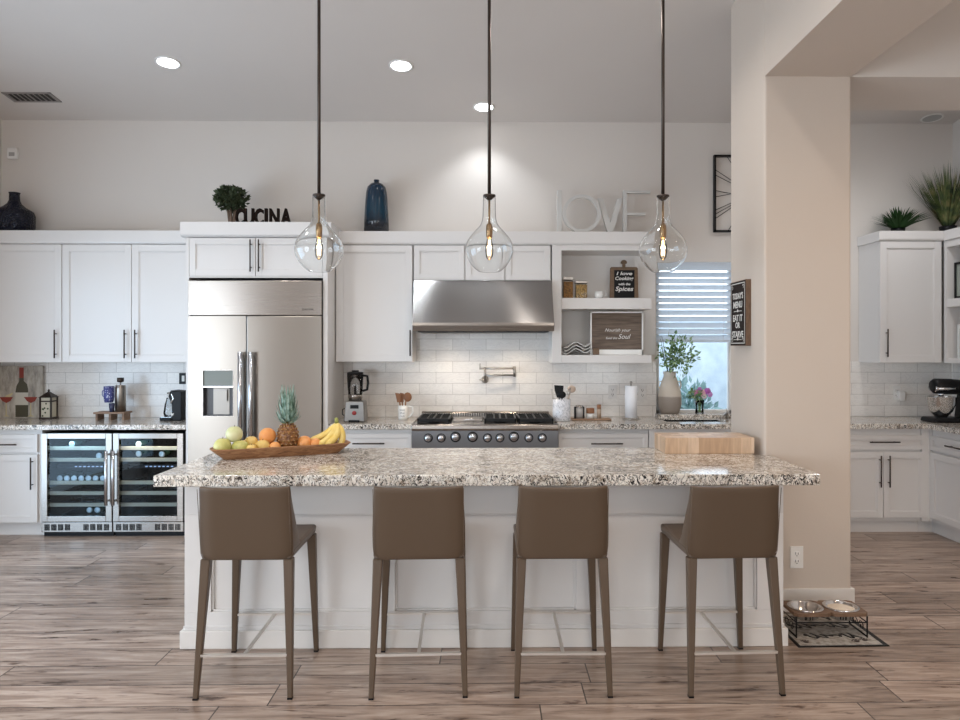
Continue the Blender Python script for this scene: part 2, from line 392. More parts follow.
# ------------------------------------------------------------------ cabinetry helpers
def ident(v): return v
def shaker(name, parent, x0, x1, z0, z1, yf, xf=ident, fw=.058, hole=None, m=None):
    d = MB(); t_ = .02
    d.box(x0+.01, x1-.01, yf+.010, yf+t_, z0+.01, z1-.01, xf)
    f = fw
    for a in ((x0, x0+f, z0, z1), (x1-f, x1, z0, z1), (x0+f, x1-f, z0, z0+f), (x0+f, x1-f, z1-f, z1)):
        d.box(a[0], a[1], yf, yf+t_, a[2], a[3], xf)
    # small step around the recess
    s_ = .007
    for a in ((x0+f, x0+f+s_, z0+f, z1-f), (x1-f-s_, x1-f, z0+f, z1-f), (x0+f, x1-f, z0+f, z0+f+s_), (x0+f, x1-f, z1-f-s_, z1-f)):
        d.box(a[0], a[1], yf+.005, yf+.012, a[2], a[3], xf)
    return build(name, d, m or M_white, parent, bevel=.0012)
def pull(parent, x, z, L, yf, vert=True, xf=ident, m=None, r=.006):
    h = MB(); s_ = .032
    if vert:
        h.tube([(x, yf-s_, z-L/2), (x, yf-s_, z+L/2)], r, 8, xf)
        for dz in (-L*.36, L*.36): h.tube([(x, yf-s_, z+dz), (x, yf+.001, z+dz)], r*.8, 6, xf)
    else:
        h.tube([(x-L/2, yf-s_, z), (x+L/2, yf-s_, z)], r, 8, xf)
        for dx in (-L*.36, L*.36): h.tube([(x+dx, yf-s_, z), (x+dx, yf+.001, z)], r*.8, 6, xf)
    return build('handle', h, m or M_bronze, parent)
YB_ = 5.91   # base door face
YU = 6.16    # upper door face
def Xb(px): return X_(px, YB_)
def Xu(px): return X_(px, YU)
def Zu(py, px=488): return Z_(py, YU, px)
def carcass(parent, x0, x1, y0, y1, z0, z1, xf=ident, name='body'):
    return build(name, MB().box(x0, x1, y0, y1, z0, z1, xf), M_white, parent, bevel=.0015)
G = .0025
# ---- left upper cabinets
ZU0, ZU1 = Zu(362.5, 100), Zu(244, 100)
fx0, fx1 = X_(185.8, 5.88), X_(327.8, 5.88)
xl, xr = XL+.004, fx0-.002
s1 = Xu(61.8)
def upper(name_label, x0, x1, doors, y1=YW-.002, z0=None, z1=None, yf=YU, cat='wall cabinet', group=None):
    z0 = z0 or ZU0; z1 = z1 or ZU1
    c = thing('wall_cabinet', name_label, cat, ((x0+x1)/2, yf, z0), group)
    carcass(c, x0, x1, yf+.0215, y1, z0, z1)
    for (a, b_, hx, hz, L) in doors:
        d = shaker('door', c, a+G, b_-G, z0+.004, z1-.004, yf)
        if hx is not None: pull(d, hx, hz, L, yf)
    return c
zh = Zu(344, 100); Lh = .24
upper('white wall cabinet at the far left above the wine bottle picture', xl, s1-.001, [(xl, s1-.001, Xu(56.5), zh, Lh)])
upper('white two door wall cabinet left of the refrigerator', s1+.001, xr, [(s1+.001, Xu(131.5), Xu(126), zh, Lh), (Xu(131.5), xr, Xu(136.5), zh, Lh)])
def crown(n_, x0, x1, zb_, zt, yf, y1=YW-.001, over=.012, sides=(0, 0), xf=ident, name=None):
    c = MB().prism([(yf+.004, zb_), (yf-over*.4, zb_+.004), (yf-over, zb_+.018), (yf-over, zt), (y1, zt), (y1, zb_)], x0, x1, 'x', xf)
    return struct('trim_%d' % n_, c, M_white, bevel=.002)
crown(1, xl, fx0-.002, ZU1+.001, Zu(230.5, 60), YU)
# ---- refrigerator housing
YF = 5.88
fx0, fx1 = X_(185.8, YF), X_(327.8, YF)
ix0, ix1 = X_(190.5, YF)-.012, X_(321.5, YF)+.012
zt_f = Z_(279, YF, 250)
zc0, zc1 = Z_(276, YF, 250), Z_(237.5, YF, 250)
c = thing('refrigerator_housing', 'tall white cabinet surround enclosing the built in refrigerator', 'tall cabinet', ((fx0+fx1)/2, YF, 0))
build('side_panel', MB().box(fx0, ix0, YF, YW-.002, 0, zc1), M_white, c, bevel=.002)
build('side_panel', MB().box(ix1, fx1, YF, YW-.002, 0, zc1), M_white, c, bevel=.002)
build('body', MB().box(ix0, ix1, YF+.0215, YW-.002, zc0-.012, zc1).box(ix0, ix1, YF, YF+.0215, zc0-.014, zc0-.003), M_white, c)
xm = (X_(251.5, YF)+X_(259.5, YF))/2
for a, b_, h_ in ((ix0+.0, xm, X_(251.3, YF)), (xm, ix1, X_(259.6, YF))):
    d = shaker('door', c, a+G, b_-G, zc0, zc1-.004, YF, fw=.05); pull(d, h_, Z_(256, YF, 255), .26, YF)
crown(2, fx0-.035, fx1+.035, zc1+.001, Z_(222.5, YF, 250), YF, over=.03)
# ---- refrigerator
r = thing('refrigerator', 'stainless steel side by side refrigerator with water dispenser in the left door', 'refrigerator', (xm, YF, 0))
q0, q1 = ix0+.005, ix1-.004; yd = YF-.035
zg = Z_(316, yd, 250); ztop = Z_(280.5, yd, 250)
build('body', MB().box(q0, q1, YF+.01, YW-.02, .01, ztop), M_black, r)
gr = build('grille_panel', MB().box(q0, q1, yd, YF+.008, zg+.006, ztop), M_steel, r, bevel=.004)
lg = MB().text('DACOR', .022, .001, lambda v: (X_(308, yd)+v[0], yd-.0008-v[2], Z_(309.5, yd, 308)+v[1]), fit=(.09, .014)); 
build('nameplate', lg, M_black, gr)
xs = X_(246.3, yd)
# left door with dispenser hole
dx0, dx1 = X_(203, yd), X_(233, yd); dz0, dz1 = Z_(416, yd, 218), Z_(370.5, yd, 218)
ld = MB()
for a in ((q0, dx0, .10, zg), (dx1, xs-.003, .10, zg), (dx0, dx1, .10, dz0), (dx0, dx1, dz1, zg)):
    ld.box(a[0], a[1], yd, YF+.008, a[2], a[3])
ldo = build('door', ld, M_steelv, r)
build('door', MB().box(xs+.003, q1, yd, YF+.008, .10, zg), M_steelv, r, bevel=.004)
build('toe_grille', MB().box(q0, q1, yd+.02, YF+.008, .012, .094), M_black, r)
ds = MB(); zmid = Z_(386, yd, 218)
ds.box(dx0, dx1, yd+.008, yd+.02, zmid, dz1); 
dso = build('dispenser_panel', ds, mat('dispenser_grey', (.17, .18, .16), .4, .3), ldo, bevel=.002)
cav = MB().box(dx0, dx1, yd+.040, yd+.043, dz0, zmid).box(dx0, dx0+.004, yd+.001, yd+.04, dz0, zmid).box(dx1-.004, dx1, yd+.001, yd+.04, dz0, zmid).box(dx0, dx1, yd+.002, yd+.04, dz0, dz0+.006)
build('dispenser_recess', cav, mat('dark_plastic', (.05, .048, .055), .3), ldo)
build('dispenser_lip', MB().box(dx0, dx1, yd-.003, yd+.012, zmid-.012, zmid), M_chrome, ldo, bevel=.002)
xc = (dx0+dx1)/2+.02
build('dispenser_paddle', MB().box(xc-.03, xc+.045, yd+.015, yd+.022, dz0+.12, zmid-.03).box(xc-.07, xc+.06, yd+.034, yd+.038, dz0+.01, zmid-.02), mat('paddle_grey', (.32, .29, .26), .3, .5), ldo)
rim = MB()
for a in ((dx0-.006, dx0, dz0-.006, dz1+.006), (dx1, dx1+.006, dz0-.006, dz1+.006), (dx0, dx1, dz0-.006, dz0), (dx0, dx1, dz1, dz1+.006)):
    rim.box(a[0], a[1], yd-.003, yd+.002, a[2], a[3])
build('dispenser_rim', rim, M_steel, ldo)
M_hnd = mat('handle_steel', (.62, .63, .66), .22, 1)
for px in (240.2, 250.8):
    x = X_(px, yd-.05); h = MB().tube([(x, yd-.055, .75), (x, yd-.055, Z_(352, yd, 245))], .019, 14)
    for z in (.85, Z_(356, yd, 245)): h.tube([(x, yd-.05, z), (x, yd+.001, z)], .013, 8)
    build('handle', h, M_hnd, r)
# ---- upper cabinet right of the refrigerator
upper('single door white wall cabinet between the refrigerator and the hood', fx1+.002, Xu(412.5), [(Xu(335.8), Xu(412.5), Xu(410.5), Zu(343, 410), .22)], z1=Zu(245, 480), z0=Zu(362, 370))
# ---- hood cabinet
hx0, hx1 = Xu(413.2), Xu(551)
hz0, hz1 = Zu(280.5, 480), Zu(245, 480)
c = thing('wall_cabinet', 'low white cabinet with panelled fronts directly above the range hood', 'wall cabinet', ((hx0+hx1)/2, YU, hz0))
carcass(c, hx0, hx1, YU+.0215, YW-.002, hz0, hz1)
for a, b_ in ((413.8, 464.5), (465.2, 504.5), (505.2, 550.4)):
    shaker('door', c, Xu(a)+G, Xu(b_)-G, hz0+.004, hz1-.004, YU, fw=.048)
# ---- open shelf unit
sx0, sx1 = Xu(552), Xu(651.5)
o = thing('shelf_unit', 'white open wall shelf unit between the hood and the window', 'shelf', ((sx0+sx1)/2, YU, Zu(363, 600)))
build('side_panel', MB().box(sx0, Xu(561.5), YU, YW-.002, Zu(363, 600), hz1), M_white, o, bevel=.002)
build('top_rail', MB().box(Xu(561.5), sx1, YU, YW-.002, Zu(250.5, 600), hz1), M_white, o, bevel=.002)
for a, b_ in ((309, 298), (363, 355)):
    build('shelf', MB().box(Xu(561.5), sx1, YU-.005, YW-.002, Zu(a, 600), Zu(b_, 600)), M_white, o, bevel=.002)
build('back_panel', MB().box(Xu(561.5), X_(655, YW), YW-.011, YW-.002, Zu(355, 600), Zu(250.5, 600)), mat('shelf_back', (.76, .73, .70), .6), o)
crown(3, fx1+.002, Xu(653), Zu(245, 480)+.001, Zu(231.5, 480), YU)
ZTOP = Zu(231.5, 480)
# ---- range hood
def hood():
    yb, yt = 5.91, 6.13
    x0, x1 = X_(412.3, yb), sx0-.003; x0t, x1t = X_(413.8, yt), sx0-.006
    z0, z1, z2 = Z_(331, yb, 480), Z_(323, yb, 480), hz0-.003
    c = thing('range_hood', 'wide stainless steel range hood with sloped front above the cooktop', 'range hood', ((x0+x1)/2, yb, z0))
    m = MB()
    vs = [(x0, yb, z1), (x1, yb, z1), (x1, YW-.012, z1), (x0, YW-.012, z1), (x0t, yt, z2), (x1t, yt, z2), (x1t, YW-.012, z2), (x0t, YW-.012, z2)]
    m.add(vs, [(3, 2, 1, 0), (4, 5, 6, 7), (0, 1, 5, 4), (1, 2, 6, 5), (2, 3, 7, 6), (3, 0, 4, 7)])
    build('canopy', m, steel('hood_steel', (.34, .325, .315), .20, (3, 3, 400)), c, bevel=.002)
    build('lip', MB().prism([(yb-.004, z1+.004), (yb-.008, z1-.02), (yb+.01, z0), (YW-.012, z0), (YW-.012, z1+.002)], x0, x1, 'x'), M_steel, c, bevel=.003)
    for hx_ in (x0+.3, x1-.3):
        l = bpy.data.lights.new('hood_fill_light', 'SPOT'); l.energy = 9; l.color = (1, .86, .70); l.spot_size = radians(150); l.spot_blend = .8; l.shadow_soft_size = .04  # warm fill added under the hood to brighten the backsplash
        lo = bpy.data.objects.new('hood_fill_light', l); COL.objects.link(lo); lo.location = (hx_, 6.2, z0-.02)
    build('filter', MB().box(x0+.04, x1-.04, yb+.05, YW-.06, z0-.008, z0+.002), M_black, c)
hood()
# ---- base cabinets, counters
ZB0, ZBT = .105, .872
def base(label, x0, x1, fronts, xf=ident, yf=YB_, yw=YW-.002, sides=True, loc=None):
    c = thing('base_cabinet', label, 'base cabinet', loc or ((x0+x1)/2, yf, 0))
    build('body', MB().box(x0, x1, yf+.0215, yw, ZB0, ZBT, xf), M_white, c)
    build('toe_kick', MB().box(x0, x1, yf+.065, yf+.09, 0, ZB0, xf), M_white, c)
    for kind, a, b_, z0, z1, hx, hz, L in fronts:
        d = shaker(kind, c, a+G, b_-G, z0, z1, yf, xf, fw=.05 if kind == 'door' else .034)
        if hx is not None: pull(d, hx, hz, L, yf, kind == 'door', xf)
    return c
def Zb(py, px=488): return Z_(py, YB_, px)
xq = X_(40.5, YB_)
ZDR0, ZDR1 = Zb(452.5, 20), Zb(434.5, 20); ZD1 = Zb(454, 20)
base('white base cabinet with one drawer at the far left beside the wine cooler', XL+.004, xq, [
    ('drawer', XL+.004, Xb(37.5), ZDR0, ZDR1, Xb(4), Zb(443.5), .24),
    ('door', XL+.004, Xb(37.5), .115, ZD1-.006, Xb(33), Zb(473, 30), .26)])
# wine coolers
def wine_cooler(x0, x1, label, hinge_right, bottles):
    yf = YB_-.012; c = thing('wine_cooler', label, 'wine cooler', ((x0+x1)/2, yf, 0), 'built in wine coolers')
    zt, zb_, zv = Zb(433.2, 100), Zb(521.5, 100), Zb(531.8, 100)
    w_ = MB()
    w_.box(x0, x1, YW-.05, YW-.03, .03, zt).box(x0, x0+.012, yf+.05, YW-.05, .03, zt).box(x1-.012, x1, yf+.05, YW-.05, .03, zt).box(x0, x1, yf+.05, YW-.05, zt-.012, zt).box(x0, x1, yf+.05, YW-.05, zb_-.02, zb_)
    build('body', w_, M_black, c)
    fx, fz = .052, .045; d = MB()
    for a in ((x0+.002, x0+fx, zb_, zt), (x1-fx, x1-.002, zb_, zt), (x0+fx, x1-fx, zb_, zb_+fz), (x0+fx, x1-fx, zt-fz, zt)):
        d.box(a[0], a[1], yf, yf+.042, a[2], a[3])
    do = build('door', d, M_steel, c, bevel=.003)
    build('glass_pane', MB().box(x0+fx-.002, x1-fx+.002, yf+.016, yf+.020, zb_+fz-.002, zt-fz+.002), M_dpane, do)
    hx = x1-.026 if hinge_right else x0+.026
    h = MB().tube([(hx, yf-.045, Zb(504, 100)), (hx, yf-.045, Zb(450, 100))], .013, 10)
    for z in (Zb(500, 100), Zb(454, 100)): h.tube([(hx, yf-.045, z), (hx, yf+.002, z)], .009, 8)
    build('handle', h, M_hnd, do)
    M_rk = mat('rack_beech', (.62, .53, .40), .5)
    for k, py in enumerate((448, 459.5, 482.3, 492.7, 504.3)):
        z = Z_(py, yf+.08, 100); s_ = MB().box(x0+fx-.03, x1-fx+.03, yf+.06, yf+.08, z-.014, z+.014)
        sh_ = build('shelf', s_, M_rk, c)
        w2 = MB()
        for j in range(9):
            x = x0+.06+j*(x1-x0-.12)/8; w2.tube([(x, yf+.08, z), (x, YW-.06, z)], .003, 5)
        build('shelf_wires', w2, M_chrome, sh_)
    zz = Z_(466.5, yf+.1, 100); build('control_panel', MB().box(x0+fx+.02, x1-fx-.02, yf+.10, yf+.12, zz-.014, zz+.014), M_black, c)
    lt = MB()
    for j in range(7): lt.box(x0+.22+j*.035, x0+.238+j*.035, yf+.097, yf+.1005, zz-.004, zz+.004)
    build('indicator_lights', lt, emit('led_blue', (.5, .65, 1), 1.2), c)
    v_ = MB().box(x0+.002, x1-.002, yf+.006, yf+.03, zv, zb_-.006)
    vo = build('vent_grille', v_, M_steel, c, bevel=.002)
    sl_ = MB(); xm_ = (x0+x1)/2
    for sgn in (-1, 1):
        for j in range(4):
            xx = xm_+sgn*(.075+j*.055)
            for q in range(4): sl_.box(xx-.020+q*.011, xx-.013+q*.011, yf+.0035, yf+.0065, zv+.014, zb_-.020)
    build('vent_slots', sl_, M_black, vo)
    build('plinth', MB().box(x0+.01, x1-.002, yf+.03, yf+.07, 0, zv), M_black, c)
    for zl_ in (zt-fz-.004,):
        l = bpy.data.lights.new('cooler_light', 'AREA'); l.shape = 'RECTANGLE'; l.size = x1-x0-.1; l.size_y = .015; l.energy = 1.3; l.color = (.45, .75, 1.0) if hinge_right else (1, .93, .8)
        lo = bpy.data.objects.new('cooler_light', l); COL.objects.link(lo); lo.location = ((x0+x1)/2, yf+.035, zl_); lo.rotation_euler = (radians(28), 0, 0)
    for (px, py, kind) in bottles:
        yb2 = yf+.13; x, z = X_(px, yb2), Z_(py, yb2, px)
        bt = thing('wine_bottle', None, 'wine bottle', (x, yb2, z), 'wine bottles lying in the coolers'); bt['label'] = kind
        xf = lambda v, x=x, z=z: (x+v[0], yb2-.04+v[2], z+v[1])
        build('bottle_body', MB().lathe([(.0285, .0), (.0288, .2), (.013, .25), (.012, .32)], n=16, xf=xf), mat('bottle_glass', (.01, .03, .015), .08), bt)
        build('bottle_base', MB().lathe([(.010, -.002), (.022, -.004), (.026, .001)], n=16, xf=xf), mat('bottle_foil', (.62, .66, .68), .3, .5), bt)
    return c
wx0, wxm, wx1 = X_(41.3, YB_), X_(113, YB_), X_(184.2, YB_)
gb = 'upright row of round bottle ends on the middle shelf of the left wine cooler'
wine_cooler(wx0+.002, wxm-.002, 'left stainless wine cooler with a row of bottles and blue tinted glass', True,
    [(62.5, 477.5, 'wine bottle in the row on the middle shelf of the left cooler')]+
    [(62.5+7.15*i, 477.5, 'wine bottle in the row on the middle shelf of the left cooler') for i in range(1, 7)]+
    [(74.5, 443.5, 'single wine bottle on the top shelf of the left cooler'), (101.5, 455, 'single wine bottle under the top shelf at right of the left cooler'),
     (92, 509, 'left of two wine bottles at the bottom of the left cooler'), (100, 509, 'right of two wine bottles at the bottom of the left cooler')])
wine_cooler(wxm+.002, wx1-.002, 'right stainless wine cooler with mostly empty wooden shelves next to the refrigerator', False,
    [(141, 443.5, 'wine bottle on the top shelf of the right cooler'), (141, 453, 'wine bottle on the second shelf of the right cooler'), (164, 453.5, 'wine bottle at the right of the second shelf in the right cooler')])
def counter(label, poly, z1=.914, th=.042, loc=None, mt=None):
    return solo('countertop', MB().prism(poly, z1-th, z1, 'z'), mt or M_gran, label, 'countertop', loc or (poly[0][0], poly[0][1], z1-th), bevel=.004)
YC = 5.88
counter('speckled granite countertop above the wine coolers left of the refrigerator', [(XL+.004, YC), (fx0-.003, YC), (fx0-.003, YW-.012), (XL+.004, YW-.012)])
rx0, rx1 = X_(411.5, 5.86), X_(558.5, 5.86)
base('white base cabinet with a drawer between the refrigerator and the rangetop', fx1+.003, rx0-.003, [('drawer', fx1+.003, rx0-.003, Zb(452.5), Zb(433.5), Xb(369), Zb(443), .26), ('door', fx1+.003, rx0-.003, .115, Zb(455), None, 0, 0)])
counter('short granite countertop left of the rangetop under the blender', [(fx1+.003, YC), (rx0-.003, YC), (rx0-.003, YW-.012), (fx1+.003, YW-.012)])
base('white base cabinet directly beneath the stainless rangetop', rx0+.002, rx1-.002, [('door', rx0+.002, (rx0+rx1)/2, .115, .70, None, 0, 0), ('door', (rx0+rx1)/2, rx1-.002, .115, .70, None, 0, 0)])
for ob in list(COL.objects):
    if ob.get('label') == 'white base cabinet directly beneath the stainless rangetop':
        for ch in ob.children:
            if ch.name.startswith('body'):
                for v in ch.data.vertices:
                    if v.co.z > .8: v.co.z = .715
xdA, xdB = X_(560, YB_), X_(648.5, YB_)
base('white base cabinet with a wide drawer right of the rangetop', rx1+.003, xdB, [('drawer', rx1+.003, xdB, Zb(452.5), Zb(433.8), Xb(606.5), Zb(443.5), .26), ('door', rx1+.003, xdB, .115, Zb(455), None, 0, 0)])
xcor = 3.65
xp0 = Xb(843); xp1 = Xb(926.5); xpm = Xb(883.5)
SINKC = base('white sink base cabinet under the window', xdB+.002, 2.6, [('door', xdB+.002, 2.06, .115, ZBT-.002, None, 0, 0), ('door', 2.06, 2.6, .115, ZBT-.002, None, 0, 0)])
base('white base cabinet with a drawer and two doors right of the column', 2.602, xcor-.062, [('drawer', xp0, xp1, Zb(449.5, 900), Zb(435.5, 900), Xb(883), Zb(441.8, 880), .25),
    ('door', xp0, xpm, .135, Zb(452, 900), Xb(879.3), Zb(471, 880), .26), ('door', xpm, xp1, .135, Zb(452, 900), Xb(888), Zb(471, 880), .26)])
# right run facing -X : local (u along Y toward camera, depth -> X)
def xr_(v): return (v[1]-YB_+xcor, YB_+.02-v[0], v[2])
base('white base cabinet along the right wall under the stand mixer', 0.02, 1.0, [('drawer', 0.03, 1.0, Zb(449.5, 900), Zb(435.5, 900), .42, Zb(441.8, 880), .30), ('door', .03, .5, .135, Zb(452, 900), None, 0, 0), ('door', .5, 1.0, .135, Zb(452, 900), None, 0, 0)],
     xf=xr_, yw=YB_+(XR-.002-xcor), loc=(xcor, 5.5, 0))
sk = (X_(664, 6.15), X_(722, 6.15), 6.06, 6.32)
poly = [(rx1+.003, YC), (xcor-.03, YC), (xcor-.03, 4.92), (XR-.012, 4.92), (XR-.012, YW-.012), (rx1+.003, YW-.012)]
for ch in SINKC.children:
    if ch.name.startswith('body'):
        for v in ch.data.vertices:
            if v.co.z > .8: v.co.z = .72
cm = MB()
z0, z1 = .872, .914
for a in ((rx1+.003, sk[0], YC, YW-.012), (sk[1], XR-.012, YC, YW-.012), (sk[0], sk[1], YC, sk[2]), (sk[0], sk[1], sk[3], YW-.012), (xcor-.03, XR-.012, 4.92, YC)):
    cm.box(a[0], a[1], a[2], a[3], z0, z1)
solo('countertop', cm, M_gran, 'long granite countertop running under the window and around the right corner', 'countertop', (rx1, YC, z0))
FL = MB().box(xcor-.06, xcor-.001, YB_+.003, YB_+.03, ZB0, ZBT-.001).box(xcor-.06, xcor+.064, YB_+.065, YB_+.088, 0, ZB0-.001)
FL.box(xcor-.001, xcor+.0205, YB_-.0105, YB_+.03, ZB0, ZBT-.001).box(xcor+.066, xcor+.088, YB_+.001, YB_+.088, 0, ZB0-.001)
solo('corner_filler', FL, M_white, 'narrow white filler strip in the inner corner of the right base cabinets', 'filler panel', (xcor, YB_, 0))
so = MB()
for a in ((sk[0]+.001, sk[0]+.004, sk[2]+.001, sk[3]-.001, .74, .905), (sk[1]-.004, sk[1]-.001, sk[2]+.001, sk[3]-.001, .74, .905), (sk[0]+.001, sk[1]-.001, sk[2]+.001, sk[2]+.004, .74, .905), (sk[0]+.001, sk[1]-.001, sk[3]-.004, sk[3]-.001, .74, .905), (sk[0]+.001, sk[1]-.001, sk[2]+.001, sk[3]-.001, .735, .74)):
    so.box(*a)
solo('sink', so, M_chrome, 'steel undermount sink set in the counter below the window', 'sink', (sk[0], sk[2], .735))
struct('trim_4', MB().box(WX0-.012, WX1+.012, 6.375, YW-.011, .9142, .944).box(WX0, WX1, YW-.011, YW+.07, .925, .944), M_gran, bevel=.002)
# faucet
fx = X_(727, 6.32)
f = thing('faucet', 'small dark faucet at the right end of the sink', 'faucet', (fx, 6.32, .914))
build('spout', MB().tube([(fx, 6.32, .914), (fx, 6.32, .965), (fx-.05, 6.26, .945), (fx-.09, 6.21, .935)], [.016, .013, .011, .01], 10), M_nickel, f)
build('lever', MB().tube([(fx, 6.32, .962), (fx+.0, 6.34, 1.0)], .006, 8), M_nickel, f)
# ---- rangetop
def rangetop():
    yf = 5.86; xa, xb_ = rx0, rx1
    c = thing('rangetop', 'stainless steel gas rangetop with nine round knobs under the hood', 'rangetop', ((xa+xb_)/2, yf, .72))
    zt, zm, z0 = Z_(424.5, yf), Z_(431, yf), .72
    build('body', MB().box(xa, xb_, yf+.02, YW-.014, z0, .905), M_steel, c)
    build('control_panel', MB().box(xa, xb_, yf+.008, yf+.02, z0, zm), mat('panel_steel', (.33, .34, .36), .3, 1), c)
    pr = []
    for k in range(9): a = -pi/2+pi*k/8-pi/2; pr.append((yf+.012+.020*cos(a)-.0, (zt+zm)/2+(zt-zm)/2*-sin(a)))
    pr += [(yf+.06, zm), (yf+.06, zt)]
    build('bullnose', MB().prism([(yf+.004, zm), (yf-.004, zm+.008), (yf-.008, zm+.02), (yf-.004, zt-.008), (yf+.006, zt), (yf+.07, zt), (yf+.07, zm)], xa, xb_, 'x'), M_steel, c, bevel=.003)
    for px, big in ((428, 0), (441, 0), (455.4, 1), (472.5, 1), (487.5, 0), (500, 0), (514, 1), (529, 0), (542.5, 0)):
        x = X_(px, yf-.02); z = Z_(438.3-(1 if big else 0), yf-.02)
        R = .037 if big else .032
        k_ = build('knob', MB().lathe([(R, .0), (R, .006), (R*.82, .010), (R*.78, .030), (R*.6, .036), (.001, .036)], n=20, xf=lambda v: (x+v[0], yf+.008-v[2], z+v[1])), M_hnd, c)
        build('bezel', MB().lathe([(R*1.16, -.001), (R*1.16, .004)], n=20, xf=lambda v: (x+v[0], yf+.0085-v[2], z+v[1])), M_black, k_)
    # burner wells and grates
    yg0, yg1 = yf+.09, 6.40
    build('backguard', MB().prism([(6.43, .905), (6.43, .955), (6.445, .968), (YW-.013, .968), (YW-.013, .905)], xa+.03, xb_-.03, 'x'), M_steel, c, bevel=.002)
    sl_ = MB(); x = xa+.06
    while x < xb_-.06: sl_.box(x, x+.010, 6.4275, 6.431, .926, .956); x += .021
    build('vent_slots', sl_, M_black, c)
    for a, b_ in ((416.5, 450), (484, 517), (518, 554)):
        x0, x1 = X_(a, yg0), X_(b_, yg0)
        build('burner_tray', MB().box(x0, x1, yg0, yg1, .904, .909), M_black, c)
        zg0, zg1 = .926, .953; g_ = MB()
        for xx in (x0+.004, (x0+x1)/2-.009, x1-.018): g_.box(xx, xx+.014, yg0+.01, yg1-.01, zg0, zg1)
        for yy in (yg0+.01, (yg0+yg1)/2-.007, yg1-.024): g_.box(x0+.004, x1-.004, yy, yy+.014, zg0, zg1)
        for xx in (x0+.08, x1-.09): g_.box(xx, xx+.010, yg0+.01, yg1-.01, zg0+.002, zg1)
        for yy in (yg0+.10, yg1-.12): g_.box(x0+.004, x1-.004, yy, yy+.010, zg0+.002, zg1)
        for xx in (x0+.004, x1-.018):
            for yy in (yg0+.01, yg1-.024): g_.box(xx, xx+.014, yy, yy+.014, .905, zg0)
        build('grate', g_, M_blackm, c, bevel=.002)
        for yy in (yg0+.12, yg1-.13):
            build('burner', MB().lathe([(.05, .909), (.05, .918), (.036, .924), (.001, .925)], ((x0+x1)/2-.002, yy, 0), 18), M_blackm, c)
    x0, x1 = X_(451.5, yg0), X_(483, yg0)
    gd = MB().box(x0, x1, yg0, yg1-.03, .905, .916)
    build('griddle', gd, M_steel, c, bevel=.003)
    build('griddle_cover', MB().box(x0+.008, x1-.008, yg0+.10, yg1-.05, .916, .93), M_steel, c, bevel=.004)
    build('griddle_handle', MB().tube([(x0+.11, yg0+.06, .918), (x0+.11, yg0+.06, .94), (x1-.08, yg0+.06, .94), (x1-.08, yg0+.06, .918)], .006, 8), M_hnd, c)
rangetop()
# pot filler
def potfiller():
    y = YW-.012
    X = lambda px, d=0: X_(px, y-d); Z = lambda py, d=0: Z_(py, y-d)
    x, z = X(485), Z(379.5)
    c = thing('pot_filler', 'brushed nickel folding pot filler tap on the tiled wall above the rangetop', 'tap', (x, y, z))
    build('wall_flange', MB().lathe([(.033, 0), (.033, .008), (.018, .02), (.015, .06)], n=18, xf=lambda v: (x+v[0], y-v[2], z+v[1])), M_nickel, c)
    build('lever', MB().tube([(x-.005, y-.05, z), (x-.05, y-.05, z)], .006, 8), M_nickel, c)
    zt_, zl = Z(368.5, .06), Z(375, .06); xe = X(514.5, .06)
    build('riser', MB().tube([(x, y-.055, z-.01), (x, y-.055, zt_+.012)], .012, 10), M_nickel, c)
    build('arm', MB().tube([(x, y-.06, zt_), (xe, y-.06, zt_)], .0085, 10), M_nickel, c)
    build('arm', MB().tube([(x+.01, y-.10, zl), (xe, y-.07, zl)], .0085, 10), M_nickel, c)
    build('joint', MB().tube([(xe, y-.065, zl-.015), (xe, y-.065, zt_+.018)], .014, 10), M_nickel, c)
    xv = X(480, .06); build('valve_lever', MB().tube([(xv, y-.06, zt_-.01), (xv, y-.06, zt_+.045)], .005, 8).tube([(xv, y-.06, zt_), (x, y-.06, zt_)], .009, 8), M_nickel, c)
potfiller()
# ---- right upper cabinet and shelf unit on the right wall
ax0, ax1 = Xu(880), Xu(941.5)
zra0, zra1 = Zu(363, 900), Zu(241, 900)
upper('white single door wall cabinet right of the column below the potted plants', ax0, 3.928, [(ax0, Xu(941.5), Xu(886), Zu(343, 886), .24)], z0=zra0, z1=zra1)
xw = 3.93
o = thing('shelf_unit', 'white open shelf unit on the right wall at the edge of the photo', 'shelf', (xw, 5.6, zra0))
zsa, zsb = Zu(307.5, 945), Zu(299.5, 945)
build('back_panel', MB().box(XR-.014, XR-.002, 5.1, YU-.01, zra0, zra1), M_white, o)
build('side_panel', MB().box(xw-.0005, XR-.014, YU-.04, YU-.0005, zra0, zra1), M_white, o)
build('side_panel', MB().box(xw, XR-.014, 5.1, 5.13, zra0, zra1), M_white, o)
for a, b_ in ((zra0, zra0+.04), (zsa, zsb), (zra1-.06, zra1)):
    build('shelf', MB().box(xw, XR-.014, 5.13, YU-.04, a, b_), M_white, o, bevel=.002)
crown(5, ax0-.012, XR-.002, zra1+.001, Zu(231, 900), YU)
ZTR = Zu(231, 900)
cr = MB().prism([(5.09, zra1+.001), (YU-.013, zra1+.001), (YU-.013, ZTR), (5.09, ZTR)], xw-.012, XR-.002, 'x'); struct('trim_6', cr, M_white, bevel=.002)
